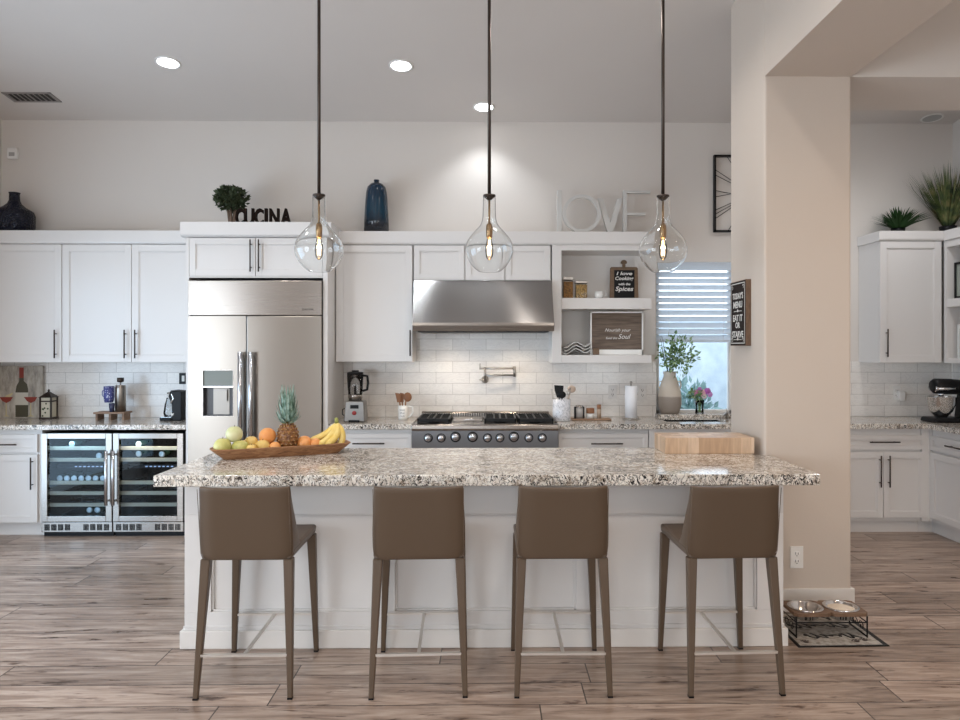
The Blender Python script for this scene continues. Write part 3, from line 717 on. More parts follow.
# books and frame on it
M_book = [mat('book_%s' % k, c_, .6) for k, c_ in (('white', (.7, .7, .68)), ('blue', (.13, .2, .28)), ('green', (.18, .26, .2)), ('red', (.4, .1, .08)), ('dark', (.04, .04, .045)))]
cols = ['white', 'blue', 'green', 'red', 'dark']
def bookrow(z, mats_, y, hh, where):
    for i, k in enumerate(mats_):
        t_ = .03+.012*((i*7) % 3)/2; h_ = hh-.02*((i*5) % 3)
        b_ = thing('book', '%s spined book on the %s of the right wall, %s from the far corner' % (cols[k], where, ('first', 'second', 'third', 'fourth', 'fifth', 'sixth', 'seventh')[i]), 'book', (xw+.06, y, z), 'books on the right wall shelf')
        build('cover', MB().box(xw+.05, xw+.21, y-t_, y-.001, z, z+h_), M_book[k], b_, bevel=.002)
        build('pages', MB().box(xw+.06, xw+.2105, y-t_+.004, y-.005, z+.003, z+h_+.0005), M_plastic, b_)
        y -= t_+.002
bookrow(zra0+.0405, (0, 2, 0, 1, 4, 3), YU-.10, .29, 'lower shelf')
bookrow(zsb+.0005, (1, 0, 2, 0), YU-.26, .27, 'upper shelf')
pf = thing('picture_frame', 'black picture frame standing on the upper shelf of the right wall unit', 'picture frame', (xw+.1, YU-.14, zsb))
q = MB()
y0, y1, za, zb2 = YU-.23, YU-.06, zsb+.0005, zsb+.31
for a in ((y0, y0+.02, za, zb2), (y1-.02, y1, za, zb2), (y0, y1, za, za+.02), (y0, y1, zb2-.02, zb2)): q.box(xw+.05, xw+.07, a[0], a[1], a[2], a[3])
build('frame', q, M_black, pf); build('print', MB().box(xw+.058, xw+.062, y0+.02, y1-.02, za+.02, zb2-.02), mat('print_grey', (.28, .3, .26), .3), pf)
# ------------------------------------------------------------------ island
YP = 3.715; YI0 = 3.545; YI1 = 4.50; ZI = .915
bx0, bx1 = X_(184.5, YP), X_(783.5, YP)
I = thing('kitchen_island', 'long white panelled kitchen island in the middle of the room', 'kitchen island', ((bx0+bx1)/2, YP, 0))
body = MB().prism([(bx0, YP+.022), (bx1, YP+.022), (bx1, CYN-.03), (1.50, CYN-.03), (1.50, YI1-.03), (bx0, YI1-.03)], 0, ZI-.055, 'z')
build('body', body, M_white, I)
pn = MB(); zr0, zr1 = Z_(625, YP), Z_(611, YP); zt1 = Z_(514, YP)
pn.box(bx0, bx1, YP, YP+.022, zt1, ZI-.055).box(bx0, bx1, YP, YP+.022, .0, zr1)
xs_ = [184.5, 211, 377, 395, 576, 594, 757, 783.5]
for a, b_ in ((0, 1), (2, 3), (4, 5), (6, 7)): pn.box(X_(xs_[a], YP), X_(xs_[b_], YP), YP, YP+.022, zr1, zt1)
for a, b_ in ((1, 2), (3, 4), (5, 6)):
    x0, x1 = X_(xs_[a], YP), X_(xs_[b_], YP)
    for e in ((x0, x0+.01, zr1, zt1), (x1-.01, x1, zr1, zt1), (x0, x1, zr1, zr1+.01), (x0, x1, zt1-.01, zt1)): pn.box(e[0], e[1], YP+.010, YP+.022, e[2], e[3])
pn.box(bx0-.004, bx1+.004, YP-.006, YP, zr0-.006, zr0+.004)
build('front_panel', pn, M_white, I, bevel=.002)
bbz = Z_(628.5, YP)
bs = MB().box(bx0-.018, bx1+.018, YP-.018, YP, 0, bbz).box(bx0-.018, bx0, YP, YI1-.03, 0, bbz).box(bx1, bx1+.018, YP, CYN-.02, 0, bbz)
build('baseboard', bs, M_base, I, bevel=.004)
cx0, cx1 = X_(153, YI0), X_(820.5, YI0)
counter('thick speckled granite top of the kitchen island', [(cx0, YI0), (cx1, YI0), (cx1, CYN-.003), (1.555, CYN-.003), (1.555, YI1), (cx0, YI1)], ZI, .055)
# ------------------------------------------------------------------ stools
def stool():
    t_ = thing('bar_stool', None, 'bar stool', (0, 0, 0), 'bar stools along the island')
    # backrest
    NU, NV = 14, 12; zs0, zs1 = .598, .929; vs = []; fs = []
    def sz(v): return zs0+(zs1-zs0)*v
    def hw(v): return .2045-.006*v+.004*sin(pi*min(1, v*1.3))-.014*max(0, 1-v*8)**2
    for side in (0, 1):
        for j in range(NV+1):
            v = j/NV
            for i in range(NU+1):
                u = -1+2*i/NU
                z = sz(v)-.006*(1-u*u)*(v > .9)
                rear = -.200-.042*v+.010*u*u*0
                edge = max(0, (abs(u)-.70)/.30)**1.6
                if side == 0:
                    y = rear+edge*.016
                else:
                    w0 = (1-v)**1.25
                    y = rear+.030+edge*(.010+.105*w0)+.055*(max(0, 1-v*4.5))
                    y = max(y, rear+.018)
                vs.append((hw(v)*u, y, z))
    n1 = (NU+1)*(NV+1); idx = lambda s, j, i: s*n1+j*(NU+1)+i
    for s in (0, 1):
        for j in range(NV):
            for i in range(NU):
                q_ = (idx(s, j, i), idx(s, j, i+1), idx(s, j+1, i+1), idx(s, j+1, i)); fs.append(q_ if s == 0 else q_[::-1])
    for j in range(NV):
        for i in (0, NU):
            q_ = (idx(0, j, i), idx(1, j, i), idx(1, j+1, i), idx(0, j+1, i)); fs.append(q_ if i == NU else q_[::-1])
    for i in range(NU):
        for j in (0, NV):
            q_ = (idx(0, j, i), idx(0, j, i+1), idx(1, j, i+1), idx(1, j, i)); fs.append(q_ if j == NV else q_[::-1])
    m = MB(); m.sm = True; m.add(vs, fs)
    bk = build('backrest', m, M_leath, t_); md = bk.modifiers.new('b', 'BEVEL'); md.width = .006; md.segments = 3; md.limit_method = 'ANGLE'; md.angle_limit = radians(50)
    st = MB().tube([(-.199, -.2005-.04, .922), (-.199, -.198, .63), (-.19, -.196, .5995), (.19, -.196, .5995), (.199, -.198, .63), (.199, -.2405, .922)], .0016, 5)
    build('piping', st, M_leath, bk)
    s = MB().frustum((-.203, .203, -.195, .262), (-.207, .207, -.17, .270), .600, .644)
    build('seat', s, M_leath, t_, bevel=.012)
    for sx in (-1, 1):
        l = MB()
        def leg(tx, ty, bx, by, wt, wb):
            l.frustum((sx*bx-wb, sx*bx+wb, by-wb, by+wb), (sx*tx-wt, sx*tx+wt, ty-wt, ty+wt), .006, .600)
        leg(.183, -.172, .206, -.237, .0215, .0115)
        lo = build('leg', l, M_leath, t_, bevel=.005)
        build('foot_cap', MB().box(sx*.206-.011, sx*.206+.011, -.248, -.226, 0, .008), M_black, lo)
        l = MB(); leg(.186, .244, .207, .256, .0215, .0115)
        lo = build('leg', l, M_leath, t_, bevel=.005)
        build('foot_cap', MB().box(sx*.207-.011, sx*.207+.011, .245, .267, 0, .008), M_black, lo)
    build('footrest', MB().box(-.195, .195, -.231, -.217, .182, .193).box(-.195, .195, .241, .253, .188, .197).prism([(-.222, .182), (.245, .187), (.245, .197), (-.222, .192)], -.007, .007, 'x'), mat('footrest_steel', (.72, .68, .63), .38, .9), t_)
    return t_
s0 = stool()
labs = ['taupe leather bar stool at the left end of the island, below the fruit tray', 'taupe leather bar stool second from the left at the island', 'taupe leather bar stool second from the right at the island', 'taupe leather bar stool at the right end of the island nearest the pet bowls']
for i, (px, rz) in enumerate(((242, .01), (417.8, .045), (563.9, -.005), (737.3, .04))):
    s_ = s0 if i == 0 else copy_tree(s0)
    s_.location = (X_(px-1.6*(i in (1, 3)), 3.165), 3.41, 0); s_.rotation_euler = (0, 0, rz*.8); s_['label'] = labs[i]
# ------------------------------------------------------------------ pendants
M_pg = glass('pendant_glass', (.97, .98, .98), 0, 1.35)
def pendant():
    YPN = 4.02; k = YPN/F
    t_ = thing('pendant_light', None, 'pendant light', (0, 0, 0), 'glass pendant lights over the island')
    prof = [(6.2, 196.5), (6.4, 205), (6.9, 218.5), (9.2, 225.5), (13.5, 230), (18.2, 235.5), (22.4, 242), (24, 249), (23.2, 255), (20.6, 261), (16.5, 266.5), (12, 270.5), (10.5, 271.5)]
    P = [(a*k, (347-b_)*k+H) for a, b_ in prof]
    zz = H+(347-271.5)*k
    # refine with catmull
    Q = []
    for i in range(len(P)-1):
        p0, p1, p2, p3 = [Vector(P[max(0, min(len(P)-1, j))]) for j in (i-1, i, i+1, i+2)]
        for s in range(4):
            t = s/4; Q.append(tuple(.5*((2*p1)+(-p0+p2)*t+(2*p0-5*p1+4*p2-p3)*t*t+(-p0+3*p1-3*p2+p3)*t**3)))
    Q.append(P[-1]); th = .0028
    inner = [(r-th, z) for r, z in Q][::-1]
    pr = Q+inner+[Q[0]]
    build('glass_shade', MB().lathe(pr, n=48, cap=False), M_pg, t_)
    zc1_ = H+(347-196.5)*k; ztop_ = zc(YPN)
    build('rod', MB().tube([(0, 0, zc1_), (0, 0, ztop_-.02)], .0095, 10), M_bronze, t_)
    build('canopy', MB().lathe([(.065, ztop_-.03), (.065, ztop_-.012), (.05, ztop_-.004)], n=24), M_bronze, t_)
    build('cap', MB().lathe([(.011, zc1_+.012), (.034, zc1_+.009), (.036, zc1_), (.02, zc1_-.012), (.012, zc1_-.02)], n=24), M_bronze, t_)
    zs = H+(347-225)*k
    sk_ = build('socket', MB().tube([(0, 0, zc1_-.01), (0, 0, zs)], .006, 8).lathe([(.008, zs+.01), (.017, zs), (.019, zs-.03), (.017, zs-.068), (.012, zs-.075)], n=20), mat('aged_brass', (.35, .22, .11), .35, .9), t_)
    zb_ = zs-.075
    bl = build('bulb', MB().lathe([(.012, zb_+.006), (.014, zb_-.01), (.022, zb_-.045), (.0235, zb_-.07), (.018, zb_-.105), (.006, zb_-.118), (.001, zb_-.12)], n=20), M_bulbg, t_)
    fl = MB()
    for i in range(5):
        a = 2*pi*i/5; fl.tube([(.004*cos(a), .004*sin(a), zb_-.008), (.009*cos(a+.5), .009*sin(a+.5), zb_-.095)], .0013, 5)
    build('filament', fl, M_fil, bl)
    return t_, zb_-.05
p0, zbulb = pendant()
for i, px in enumerate((319, 489.3, 663)):
    p_ = p0 if i == 0 else copy_tree(p0)
    x = X_(px, 4.02); p_.location = (x, 4.02, 0)
    p_['label'] = ['clear glass pendant light hanging left, in front of the refrigerator cabinet', 'clear glass pendant light hanging in the middle, above the range hood', 'clear glass pendant light hanging right, in front of the window blind'][i]
    l = bpy.data.lights.new('bulb_light', 'POINT'); l.energy = 3; l.color = (1, .72, .42); l.shadow_soft_size = .012
    lo = bpy.data.objects.new('bulb_light', l); COL.objects.link(lo); lo.location = (x, 4.02, zbulb)
# ------------------------------------------------------------------ ceiling fixtures
def can(px, py, lab, lit=True, y=None):
    Y = y or 2.849/((347-py)/F+.1244); x = X_(px, Y); z = zc(Y)
    tl = math.atan(.1244); xf = lambda v: (x+v[0], Y+v[1]*cos(tl)+v[2]*sin(tl), z-v[1]*sin(tl)+v[2]*cos(tl))
    c = thing('recessed_light', lab, 'recessed ceiling light', (x, Y, z), 'recessed lights in the ceiling')
    build('trim_ring', MB().lathe([(.075, -.001), (.078, -.007), (.092, -.007), (.095, -.001)], n=28, cap=False, xf=xf), M_plastic, c)
    build('diffuser', MB().lathe([(.076, -.004), (.001, -.004)], n=28, cap=False, xf=xf), M_can if lit else mat('unlit_diffuser', (.42, .42, .41), .5), c)
    if lit:
        l = bpy.data.lights.new('can_light', 'SPOT'); l.energy = 32 if py > 100 else 22; l.color = (.86, .93, 1); l.spot_size = radians(110); l.spot_blend = .7; l.shadow_soft_size = .07
        lo = bpy.data.objects.new('can_light', l); COL.objects.link(lo); lo.location = (x, Y, z-.02)
can(168, 64, 'lit recessed ceiling light above the left cabinets')
can(401, 66, 'lit recessed ceiling light between the left and middle pendants')
can(484, 107, 'lit recessed ceiling light close to the back wall beside the middle pendant rod')
can(932, 118, 'unlit recessed ceiling light in the right hand part of the kitchen', False, 6.40)
# vent
vy0, vy1 = 2.849/((347-103.5)/F+.1244), 2.849/((347-94)/F+.1244)
tl = math.atan(.1244); vy = (vy0+vy1)/2; vx = X_(32, vy); vw = .20; vl = (vy0-vy1)/2
xf = lambda v: (vx+v[0], vy+v[1]*cos(tl)+v[2]*sin(tl), zc(vy)-v[1]*sin(tl)+v[2]*cos(tl))
v_ = thing('ceiling_vent', 'rectangular air vent in the ceiling at the upper left', 'ceiling vent', (vx, vy, zc(vy)))
q = MB()
for a in ((-vw, vw, -vl, -vl+.02), (-vw, vw, vl-.02, vl), (-vw, -vw+.02, -vl, vl), (vw-.02, vw, -vl, vl), (-.008, .008, -vl, vl)): q.box(a[0], a[1], a[2], a[3], -.008, -.001, xf)
build('frame', q, mat('vent_frame', (.30, .27, .25), .6), v_); build('duct_opening', MB().box(-vw+.02, vw-.02, -vl+.02, vl-.02, -.004, -.002, xf), mat('duct_dark', (.03, .025, .022), .9), v_)
q = MB()
for i in range(9): q.box(-vw+.03+i*.043, -vw+.036+i*.043, -vl+.02, vl-.02, -.010, -.004, xf)
build('louvres', q, mat('vent_frame', (0, 0, 0)), v_)
# motion sensor
x, z = X_(13, YW-.02), Z_(153.5, YW-.02, 13)
ms = thing('motion_sensor', 'small white motion sensor high on the back wall near the left corner', 'motion sensor', (x, YW, z))
build('housing', MB().box(x-.045, x+.045, YW-.04, YW-.001, z-.05, z+.05), M_plastic, ms, bevel=.012); build('lens', MB().box(x-.022, x+.026, YW-.044, YW-.038, z-.028, z+.005), mat('sensor_lens', (.4, .38, .36), .2), ms)
# ------------------------------------------------------------------ things on top of the cabinets
ZL = Zu(230.5, 60)
# black vase
Yv = 6.33; x = X_(14.5, Yv); k = Yv/F
def rt(col, rough=.2): return None
M_bv = mat('dark_blue_glass', (.002, .003, .012), .22, Specular_IOR_Level=.3); n = NT(M_bv); vo = n.n('ShaderNodeTexVoronoi'); vo.inputs['Scale'].default_value = 55; n.l(n.pos(), vo.inputs['Vector']); n.bump(vo.outputs['Distance'], .8, .01)
solo('vase', MB().lathe([(.001, ZL), (17*k, ZL), (18*k, ZL+8*k), (18*k, ZL+18*k), (16.5*k, ZL+22*k), (10*k, ZL+26*k), (6.2*k, ZL+29.5*k), (4.8*k, ZL+33*k), (4.6*k, ZL+39*k), (5.2*k, ZL+40.5*k), (3.8*k, ZL+40.5*k), (3.6*k, ZL+34*k), (.001, ZL+33*k)], (x, Yv, 0), 32, False), M_bv,
     'dark blue textured glass bottle vase on top of the far left cabinet', 'vase', (x, Yv, ZL))
# blue vase
x = X_(376.5, Yv); M_b2 = mat('blue_glaze', (.01, .05, .10), .12); n = NT(M_b2); s_ = n.sep(n.pos())
f = n.noise(n.mapp(n.pos(), (1, 1, .25)), 30, 4); zz = n.m('ADD', n.m('SUBTRACT', s_[2], ZTOP), n.m('MULTIPLY', f, .12))
n.col(n.ramp(zz, [(.0, (.012, .009, .010)), (.14, (.010, .014, .022)), (.26, (.006, .035, .062)), (.52, (.005, .016, .038))]))
prof = [(.001, ZTOP), (12.4*k, ZTOP), (12.2*k, ZTOP+14*k), (11*k, ZTOP+34*k), (10.2*k, ZTOP+42*k), (9*k, ZTOP+47*k), (6*k, ZTOP+50.3*k), (3.6*k, ZTOP+51.2*k), (2.4*k, ZTOP+52*k), (2.8*k, ZTOP+54.3*k), (1.6*k, ZTOP+54.3*k), (1.4*k, ZTOP+51*k), (.001, ZTOP+51*k)]
m_ = MB().lathe(prof, (x, Yv, 0), 32, False)
solo('vase', m_, M_b2, 'tall blue glazed ribbed vase above the cabinet right of the refrigerator', 'vase', (x, Yv, ZTOP))
# topiary
ZF = Z_(222.5, YF, 250); yt = 6.15; x = X_(231.5, yt); k = yt/F
tp = thing('topiary_tree', 'small round potted topiary tree on top of the refrigerator cabinet', 'artificial tree', (x, yt, ZF))
tr = MB()
for dx, dy, a in ((-.02, .0, -.4), (.015, .01, .3), (.0, -.02, .1), (.03, -.01, .6)):
    tr.tube([(x+dx, yt+dy, ZF+.005), (x+dx*.6+.01*a, yt+dy, ZF+.06), (x+dx*1.6, yt+dy, ZF+.16)], [.017, .014, .010], 7)
build('trunk', tr, wood('bark', (.10, .06, .04), (.26, .18, .13), (20, 20, 5)), tp)
build('base_disc', MB().lathe([(.001, ZF), (.055, ZF), (.055, ZF+.01), (.001, ZF+.012)], (x, yt, 0), 18, False), M_bronze, tp)
m_ = MB(); zc_ = ZF+(222.5-193.5)*k
M_leaf = mat('dark_leaf', (.035, .048, .022), .6, Specular_IOR_Level=.25); 
m_.ball((x, yt, zc_), .085, 12, 8, (1, 1, .8)); leafball(m_, (x, yt, zc_), .120, 560, .044, (1.10, 1.0, .80), .55, fat=.62)
build('foliage', m_, M_leaf, tp, recalc=False)
# CUCINA letters
yl = 6.02; x = X_(263.5, yl); zc_ = (ZF+Z_(208.5, yl, 263))/2; hh = Z_(208.5, yl, 263)-ZF-.001
cw = X_(291.5, yl)-X_(235.7, yl)
ws = thing('word_sign', 'dark wooden letters spelling CUCINA beside the topiary', 'letter sign', (x, yl, ZF))
letters = [('C', 0, .155), ('U', .155, .335), ('C', .345, .50), ('I', .525, .575), ('N', .61, .785), ('A', .81, 1.0)]
for ch, a, b_ in letters:
    xm_ = x-cw/2+(a+b_)/2*cw
    build('letter', MB().text(ch, .1, .03, lambda v: (xm_+v[0], yl-v[2], zc_+v[1]), bold=.003, fit=((b_-a)*cw, hh)), mat('dark_letter', (.012, .007, .005), .95, Specular_IOR_Level=.1), ws)
build('base_strip', MB().box(x-cw/2, x+cw/2, yl-.018, yl+.018, ZF, ZF+.006), mat('dark_letter', (0, 0, 0)), ws)
# LOVE letters
yl = 6.32; M_lv = mat('pale_letter', (.56, .54, .51), .5); k = yl/F
ws = thing('word_sign', 'pale letters spelling LOVE on top of the shelf unit', 'letter sign', (X_(603, yl), yl, ZTOP))
def XL_(p): return X_(p, yl)
zt_ = ZTOP+44*k
m_ = MB().box(XL_(557), XL_(561.5), yl-.02, yl+.02, ZTOP, zt_-.0).box(XL_(561.5), XL_(583), yl-.02, yl+.02, ZTOP, ZTOP+.022)
build('letter', m_, M_lv, ws, bevel=.002)
xo, zo = XL_(581), ZTOP+20*k+.001; ro, ri = 19*k, 15.6*k; vs = []; fs = []; N = 48
for i in range(N):
    a = 2*pi*i/N
    for r_, y_ in ((ro, yl-.03), (ro, yl-.003), (ri, yl-.003), (ri, yl-.03)): vs.append((xo+r_*cos(a), y_-.02, zo+r_*sin(a)))
for i in range(N):
    j = (i+1) % N
    for c_ in range(4): fs.append((i*4+c_, j*4+c_, j*4+(c_+1) % 4, i*4+(c_+1) % 4))
build('letter', MB().add(vs, fs), M_lv, ws)
zv = ZTOP+36*k
build('letter', MB().prism([(XL_(597.8), zv), (XL_(602.5), zv), (XL_(609.8), ZTOP+12*k), (XL_(617.5), zv), (XL_(622.2), zv), (XL_(612.3), ZTOP+.0005), (XL_(607.5), ZTOP+.0005)], yl-.02, yl+.015), M_lv, ws)
m_ = MB().box(XL_(622.8), XL_(626.5), yl-.022, yl+.02, ZTOP, zt_)
for z in (ZTOP, ZTOP+19*k, zt_-.026): m_.box(XL_(626.5), XL_(650 if z != ZTOP+19*k else 645), yl-.022, yl+.02, z, z+.024)
build('letter', m_, M_lv, ws, bevel=.002)
# wall clock
yk = YW-.03; x0 = X_(714, yk); z0, z1 = Z_(232, yk, 714), Z_(155, yk, 714); S = z1-z0; cxk, czk = x0+S/2, (z0+z1)/2
ck = thing('wall_clock', 'square black metal frame clock partly hidden behind the column', 'wall clock', (cxk, yk, z0))
q = MB()
for a in ((x0, x0+.016, z0, z1), (x0+S-.016, x0+S, z0, z1), (x0, x0+S, z0, z0+.016), (x0, x0+S, z1-.016, z1)): q.box(a[0], a[1], yk-.012, yk+.028, a[2], a[3])
build('frame', q, M_black, ck)
q = MB()
def rod(a0, r0, a1, r1):
    def pt(a, r_):
        d = (cos(radians(a)), sin(radians(a))); 
        if r_ >= 1: s = (S/2-.01)/max(abs(d[0]), abs(d[1]))
        else: s = r_*S/2
        return (cxk+d[0]*s, yk+.01, czk+d[1]*s)
    q.tube([pt(a0, r0), pt(a1, r1)], .003, 5)
for h in range(12):
    a = 90-30*h
    for da, db in (((-5, 2), (5, -2)), ((-3, -3), (3, 3)), ((-6, -6), (-1, -1), (4, 4)))[h % 3]: rod(a+da, 1, a+db, .45)
q.tube([(cxk+S*.22*cos(2*pi*i/32), yk+.01, czk+S*.22*sin(2*pi*i/32)) for i in range(32)], .003, 5, closed=True)
build('numerals', q, M_black, ck)
build('hands', MB().tube([(cxk, yk+.0, czk), (cxk+.12, yk, czk+.08)], .004, 5).tube([(cxk, yk, czk), (cxk-.02, yk, czk+.1)], .005, 5), M_black, ck)
# plants at right
def blades(mb, c, n_, L, spread, w_, droop, up=.2):
    cl = lambda v: Vector((min(v.x, XR-.01), min(v.y, YW-.008), v.z))
    for i in range(n_):
        a = random.uniform(0, 2*pi); sp = random.uniform(0, 1)**.7*spread; l = L*random.uniform(.7, 1.1)
        d = Vector((cos(a), sin(a), 0)); per = Vector((-sin(a), cos(a), 0)); pts = []
        b0 = Vector(c)+d*random.uniform(0, .03)
        for s in range(6):
            t = s/5; p = b0+d*(l*sp*t*(1+.3*t))+Vector((0, 0, 1))*(l*t*(1-sp*.35)-droop*l*sp*t*t); ww = w_*(1-t)**.6*(.6+.8*min(1, t*3))*.5
            pts += [p+per*ww, p-per*ww+Vector((0, 0, ww*.4))]
        mb.add([cl(v) for v in pts], [(2*s, 2*s+1, 2*s+3, 2*s+2) for s in range(5)])
M_fern = mat('fern_green', (.025, .065, .018), .6, Specular_IOR_Level=.25); M_gras = mat('grass_green', (.11, .14, .035), .6)
n = NT(M_gras); f = n.noise(n.pos(), 14, 2); n.col(n.ramp(f, [(.35, (.02, .035, .01)), (.5, (.07, .10, .025)), (.68, (.20, .18, .07))]))
yp = 6.34; x = X_(898, yp)
pl = thing('potted_plant', 'low spiky green plant on top of the right hand cabinet', 'potted plant', (x, yp, ZTR))
build('pot', MB().lathe([(.001, ZTR), (.05, ZTR), (.06, ZTR+.05), (.052, ZTR+.05), (.001, ZTR+.045)], (x, yp, 0), 18, False), M_black, pl)
m_ = MB(); blades(m_, (x, yp, ZTR+.035), 320, .215, .98, .015, .20); build('foliage', m_, M_fern, pl, recalc=False)
x = X_(948, 6.28)
pl = thing('ornamental_grass', 'tall upright grass plant on top of the right corner cabinet', 'potted plant', (x, 6.30, ZTR))
build('pot', MB().lathe([(.001, ZTR), (.06, ZTR), (.07, ZTR+.06), (.06, ZTR+.06), (.001, ZTR+.055)], (x, 6.28, 0), 18, False), M_black, pl)
m_ = MB(); blades(m_, (x, 6.28, ZTR+.03), 330, .56, .50, .011, .03); build('foliage', m_, M_gras, pl, recalc=False)
# ------------------------------------------------------------------ shelf decor
zs1_, zs2_ = Zu(298, 600)+.0005, Zu(355, 600)+.0005; ysf = 6.26; k = ysf/F
def jar(px, wpx, hpx, colr, lab):
    x = X_(px, ysf); r_ = wpx*k/2; h_ = hpx*k
    j = thing('storage_jar', lab, 'jar', (x, ysf, zs1_), 'jars on the upper shelf')
    build('glass_body', MB().frustum((x-r_, x+r_, ysf-r_, ysf+r_), (x-r_, x+r_, ysf-r_, ysf+r_), zs1_, zs1_+h_*.86), pane('jar_glass', (.97, .97, .95), 1.35), j, bevel=.008)
    mm = mat('dry_food_%s' % lab.split()[0], colr, .7); n = NT(mm); vo = n.n('ShaderNodeTexVoronoi'); vo.inputs['Scale'].default_value = 75; n.l(n.pos(), vo.inputs['Vector'])
    n.col(n.ramp(vo.outputs['Distance'], [(0, tuple(min(1, c_*1.5) for c_ in colr)), (.8, tuple(c_*.45 for c_ in colr))])); n.bump(vo.outputs['Distance'], .6, .008)
    build('contents', MB().box(x-r_+.005, x+r_-.005, ysf-r_+.005, ysf+r_-.005, zs1_+.004, zs1_+h_*.78), mm, j)
    build('lid', MB().box(x-r_-.001, x+r_+.001, ysf-r_-.001, ysf+r_+.001, zs1_+h_*.86, zs1_+h_), M_nickel, j, bevel=.003)
jar(567.8, 10, 21.5, (.33, .16, .045), 'taller square glass jar of brown dry food on the upper shelf')
jar(580.8, 11.5, 17.5, (.50, .32, .12), 'shorter square glass jar of golden dry food on the upper shelf')
x = X_(600, ysf)
cp = thing('cream_pitcher', 'small white ceramic pitcher on the upper shelf beside the chopping board sign', 'pitcher', (x, ysf, zs1_))
build('bowl', MB().lathe([(.001, zs1_), (.032, zs1_), (.04, zs1_+.03), (.034, zs1_+.062), (.030, zs1_+.062), (.034, zs1_+.03), (.001, zs1_+.006)], (x-.01, ysf, 0), 20, False), M_ceramic, cp)
build('handle', MB().tube([(x+.024, ysf, zs1_+.055), (x+.05, ysf, zs1_+.075), (x+.052, ysf, zs1_+.03), (x+.026, ysf, zs1_+.018)], .005, 7), M_ceramic, cp)
# board sign
M_bw = wood('board_walnut', (.11, .065, .035), (.21, .13, .075), (6, 6, 25))
yS = 6.40; x0, x1 = X_(610.2, yS), X_(637.8, yS); z1 = Z_(267, yS, 620); xm_ = (x0+x1)/2; zz0 = Zu(298, 600)+.0005
lean = .04
bs = thing('chopping_board_sign', 'brown chopping board sign with black chalkboard lettering on the upper shelf', 'sign', (xm_, yS, zz0))
zk = Z_(262.5, yS, 620)
bd = MB().prism([(x0-.004, zz0), (x1+.006, zz0), (x1, z1-.01), (x1-.01, z1), (x0+.01, z1), (x0, z1-.01)], yS, yS+.018)
bd.prism([(xm_-.014, z1-.003), (xm_+.014, z1-.003), (xm_+.014, zk-.012)]+[(xm_+.028*cos(radians(a)), zk+.024*sin(radians(a))) for a in range(-20, 201, 20)]+[(xm_-.014, zk-.012)], yS+.002, yS+.016)
build('board', bd, M_bw, bs, bevel=.002)
build('chalk_panel', MB().box(x0+.035, x1-.030, yS-.003, yS+.001, zz0+.012, z1-.028), M_black, bs)
tx = MB(); wS = x1-x0
for i, (t_, fw_, fh) in enumerate((('I love', .6, .030), ('Cooking', .7, .042), ('with the', .45, .022), ('Spices', .68, .052))):
    zc_ = z1-.028-[.030, .078, .124, .172][i]; tx.text(t_, .04, .001, lambda v: (xm_+.003+v[0], yS-.0035-v[2], zc_+v[1]), bold=.0008, shear=.2, fit=(wS*fw_*.95, fh))
build('lettering', tx, M_plastic, bs)
# nourish sign
yN = 6.27; x0, x1 = X_(590.3, yN), X_(643.3, yN); z0, z1 = Z_(350, yN, 617), Z_(311.5, yN, 617)
ns = thing('framed_sign', 'framed brown wooden sign with white script lettering on the lower shelf', 'sign', ((x0+x1)/2, yN, zs2_))
q = MB(); g_ = .013
for a in ((x0, x0+g_, z0-.045, z1), (x1-g_, x1, z0-.045, z1), (x0, x1, z1-g_, z1), (x0+g_, x1, z0-.045, z0+g_*.3)): q.box(a[0], a[1], yN-.004, yN+.02, max(zs2_, a[2]), a[3])
build('frame', q, M_ceramic, ns, bevel=.002)
mm = mat('sign_boards', (.16, .115, .085), .7); n = NT(mm); f = n.noise(n.mapp(n.pos(), (3, 3, 40)), 2, 4); n.col(n.ramp(f, [(.3, (.09, .062, .045)), (.7, (.20, .15, .115))]))
build('boards', MB().box(x0+g_, x1-g_, yN+.004, yN+.014, z0+g_*.3, z1-g_), mm, ns)
xm_ = (x0+x1)/2; tx = MB(); tx2 = MB()
tx.text('Nourish your', .04, .001, lambda v: (xm_+.01+v[0], yN+.0032-v[2], Z_(330.5, yN, 617)+v[1]), shear=.35, fit=(.225, .036))
tx2.text('feed the', .04, .001, lambda v: (xm_-.045+v[0], yN+.0032-v[2], Z_(338, yN, 617)+v[1]), shear=.3, fit=(.10, .020))
tx2.text('Soul', .04, .001, lambda v: (xm_+.068+v[0], yN+.0032-v[2], Z_(336.5, yN, 617)+v[1]), shear=.35, fit=(.11, .042))
build('lettering', tx, M_plastic, ns); build('lettering', tx2, M_plastic, ns)
xk = X_(593.5, 6.22); solo('wooden_block', MB().box(xk-.005, xk+.05, 6.215, 6.245, zs2_, zs2_+.055), M_bw, 'small brown wooden block at the left foot of the framed script sign', 'wooden block', (xk, 6.22, zs2_), bevel=.003)
# wavy dishes
M_dish = mat('glazed_dish', (.62, .60, .57), .25)
xa, xb_ = X_(563, 6.30), X_(589, 6.30)
for i in range(3):
    vs = []; N = 22; zb_ = zs2_+.001+i*.028
    up = []; dn = []
    for j in range(N+1):
        t = j/N; zz = zb_+.022+.020*cos(t*2*pi*1.35+2.6)+(.016*t); up.append((xa+(xb_-xa)*t, zz+.007)); dn.append((xa+(xb_-xa)*t, zz))
    m_ = MB(); m_.prism(up+dn[::-1], 6.19, 6.44)
    solo('wavy_dish', m_, M_dish, 'wavy grey serving dish, %s of the stack on the lower shelf' % ('bottom', 'middle', 'top')[i], 'dish', (xa, 6.3, zb_), 'wavy dishes stacked on the lower shelf')
# ------------------------------------------------------------------ counter decor: left
ZC = .9145
def onc(px, Y): return X_(px, Y)
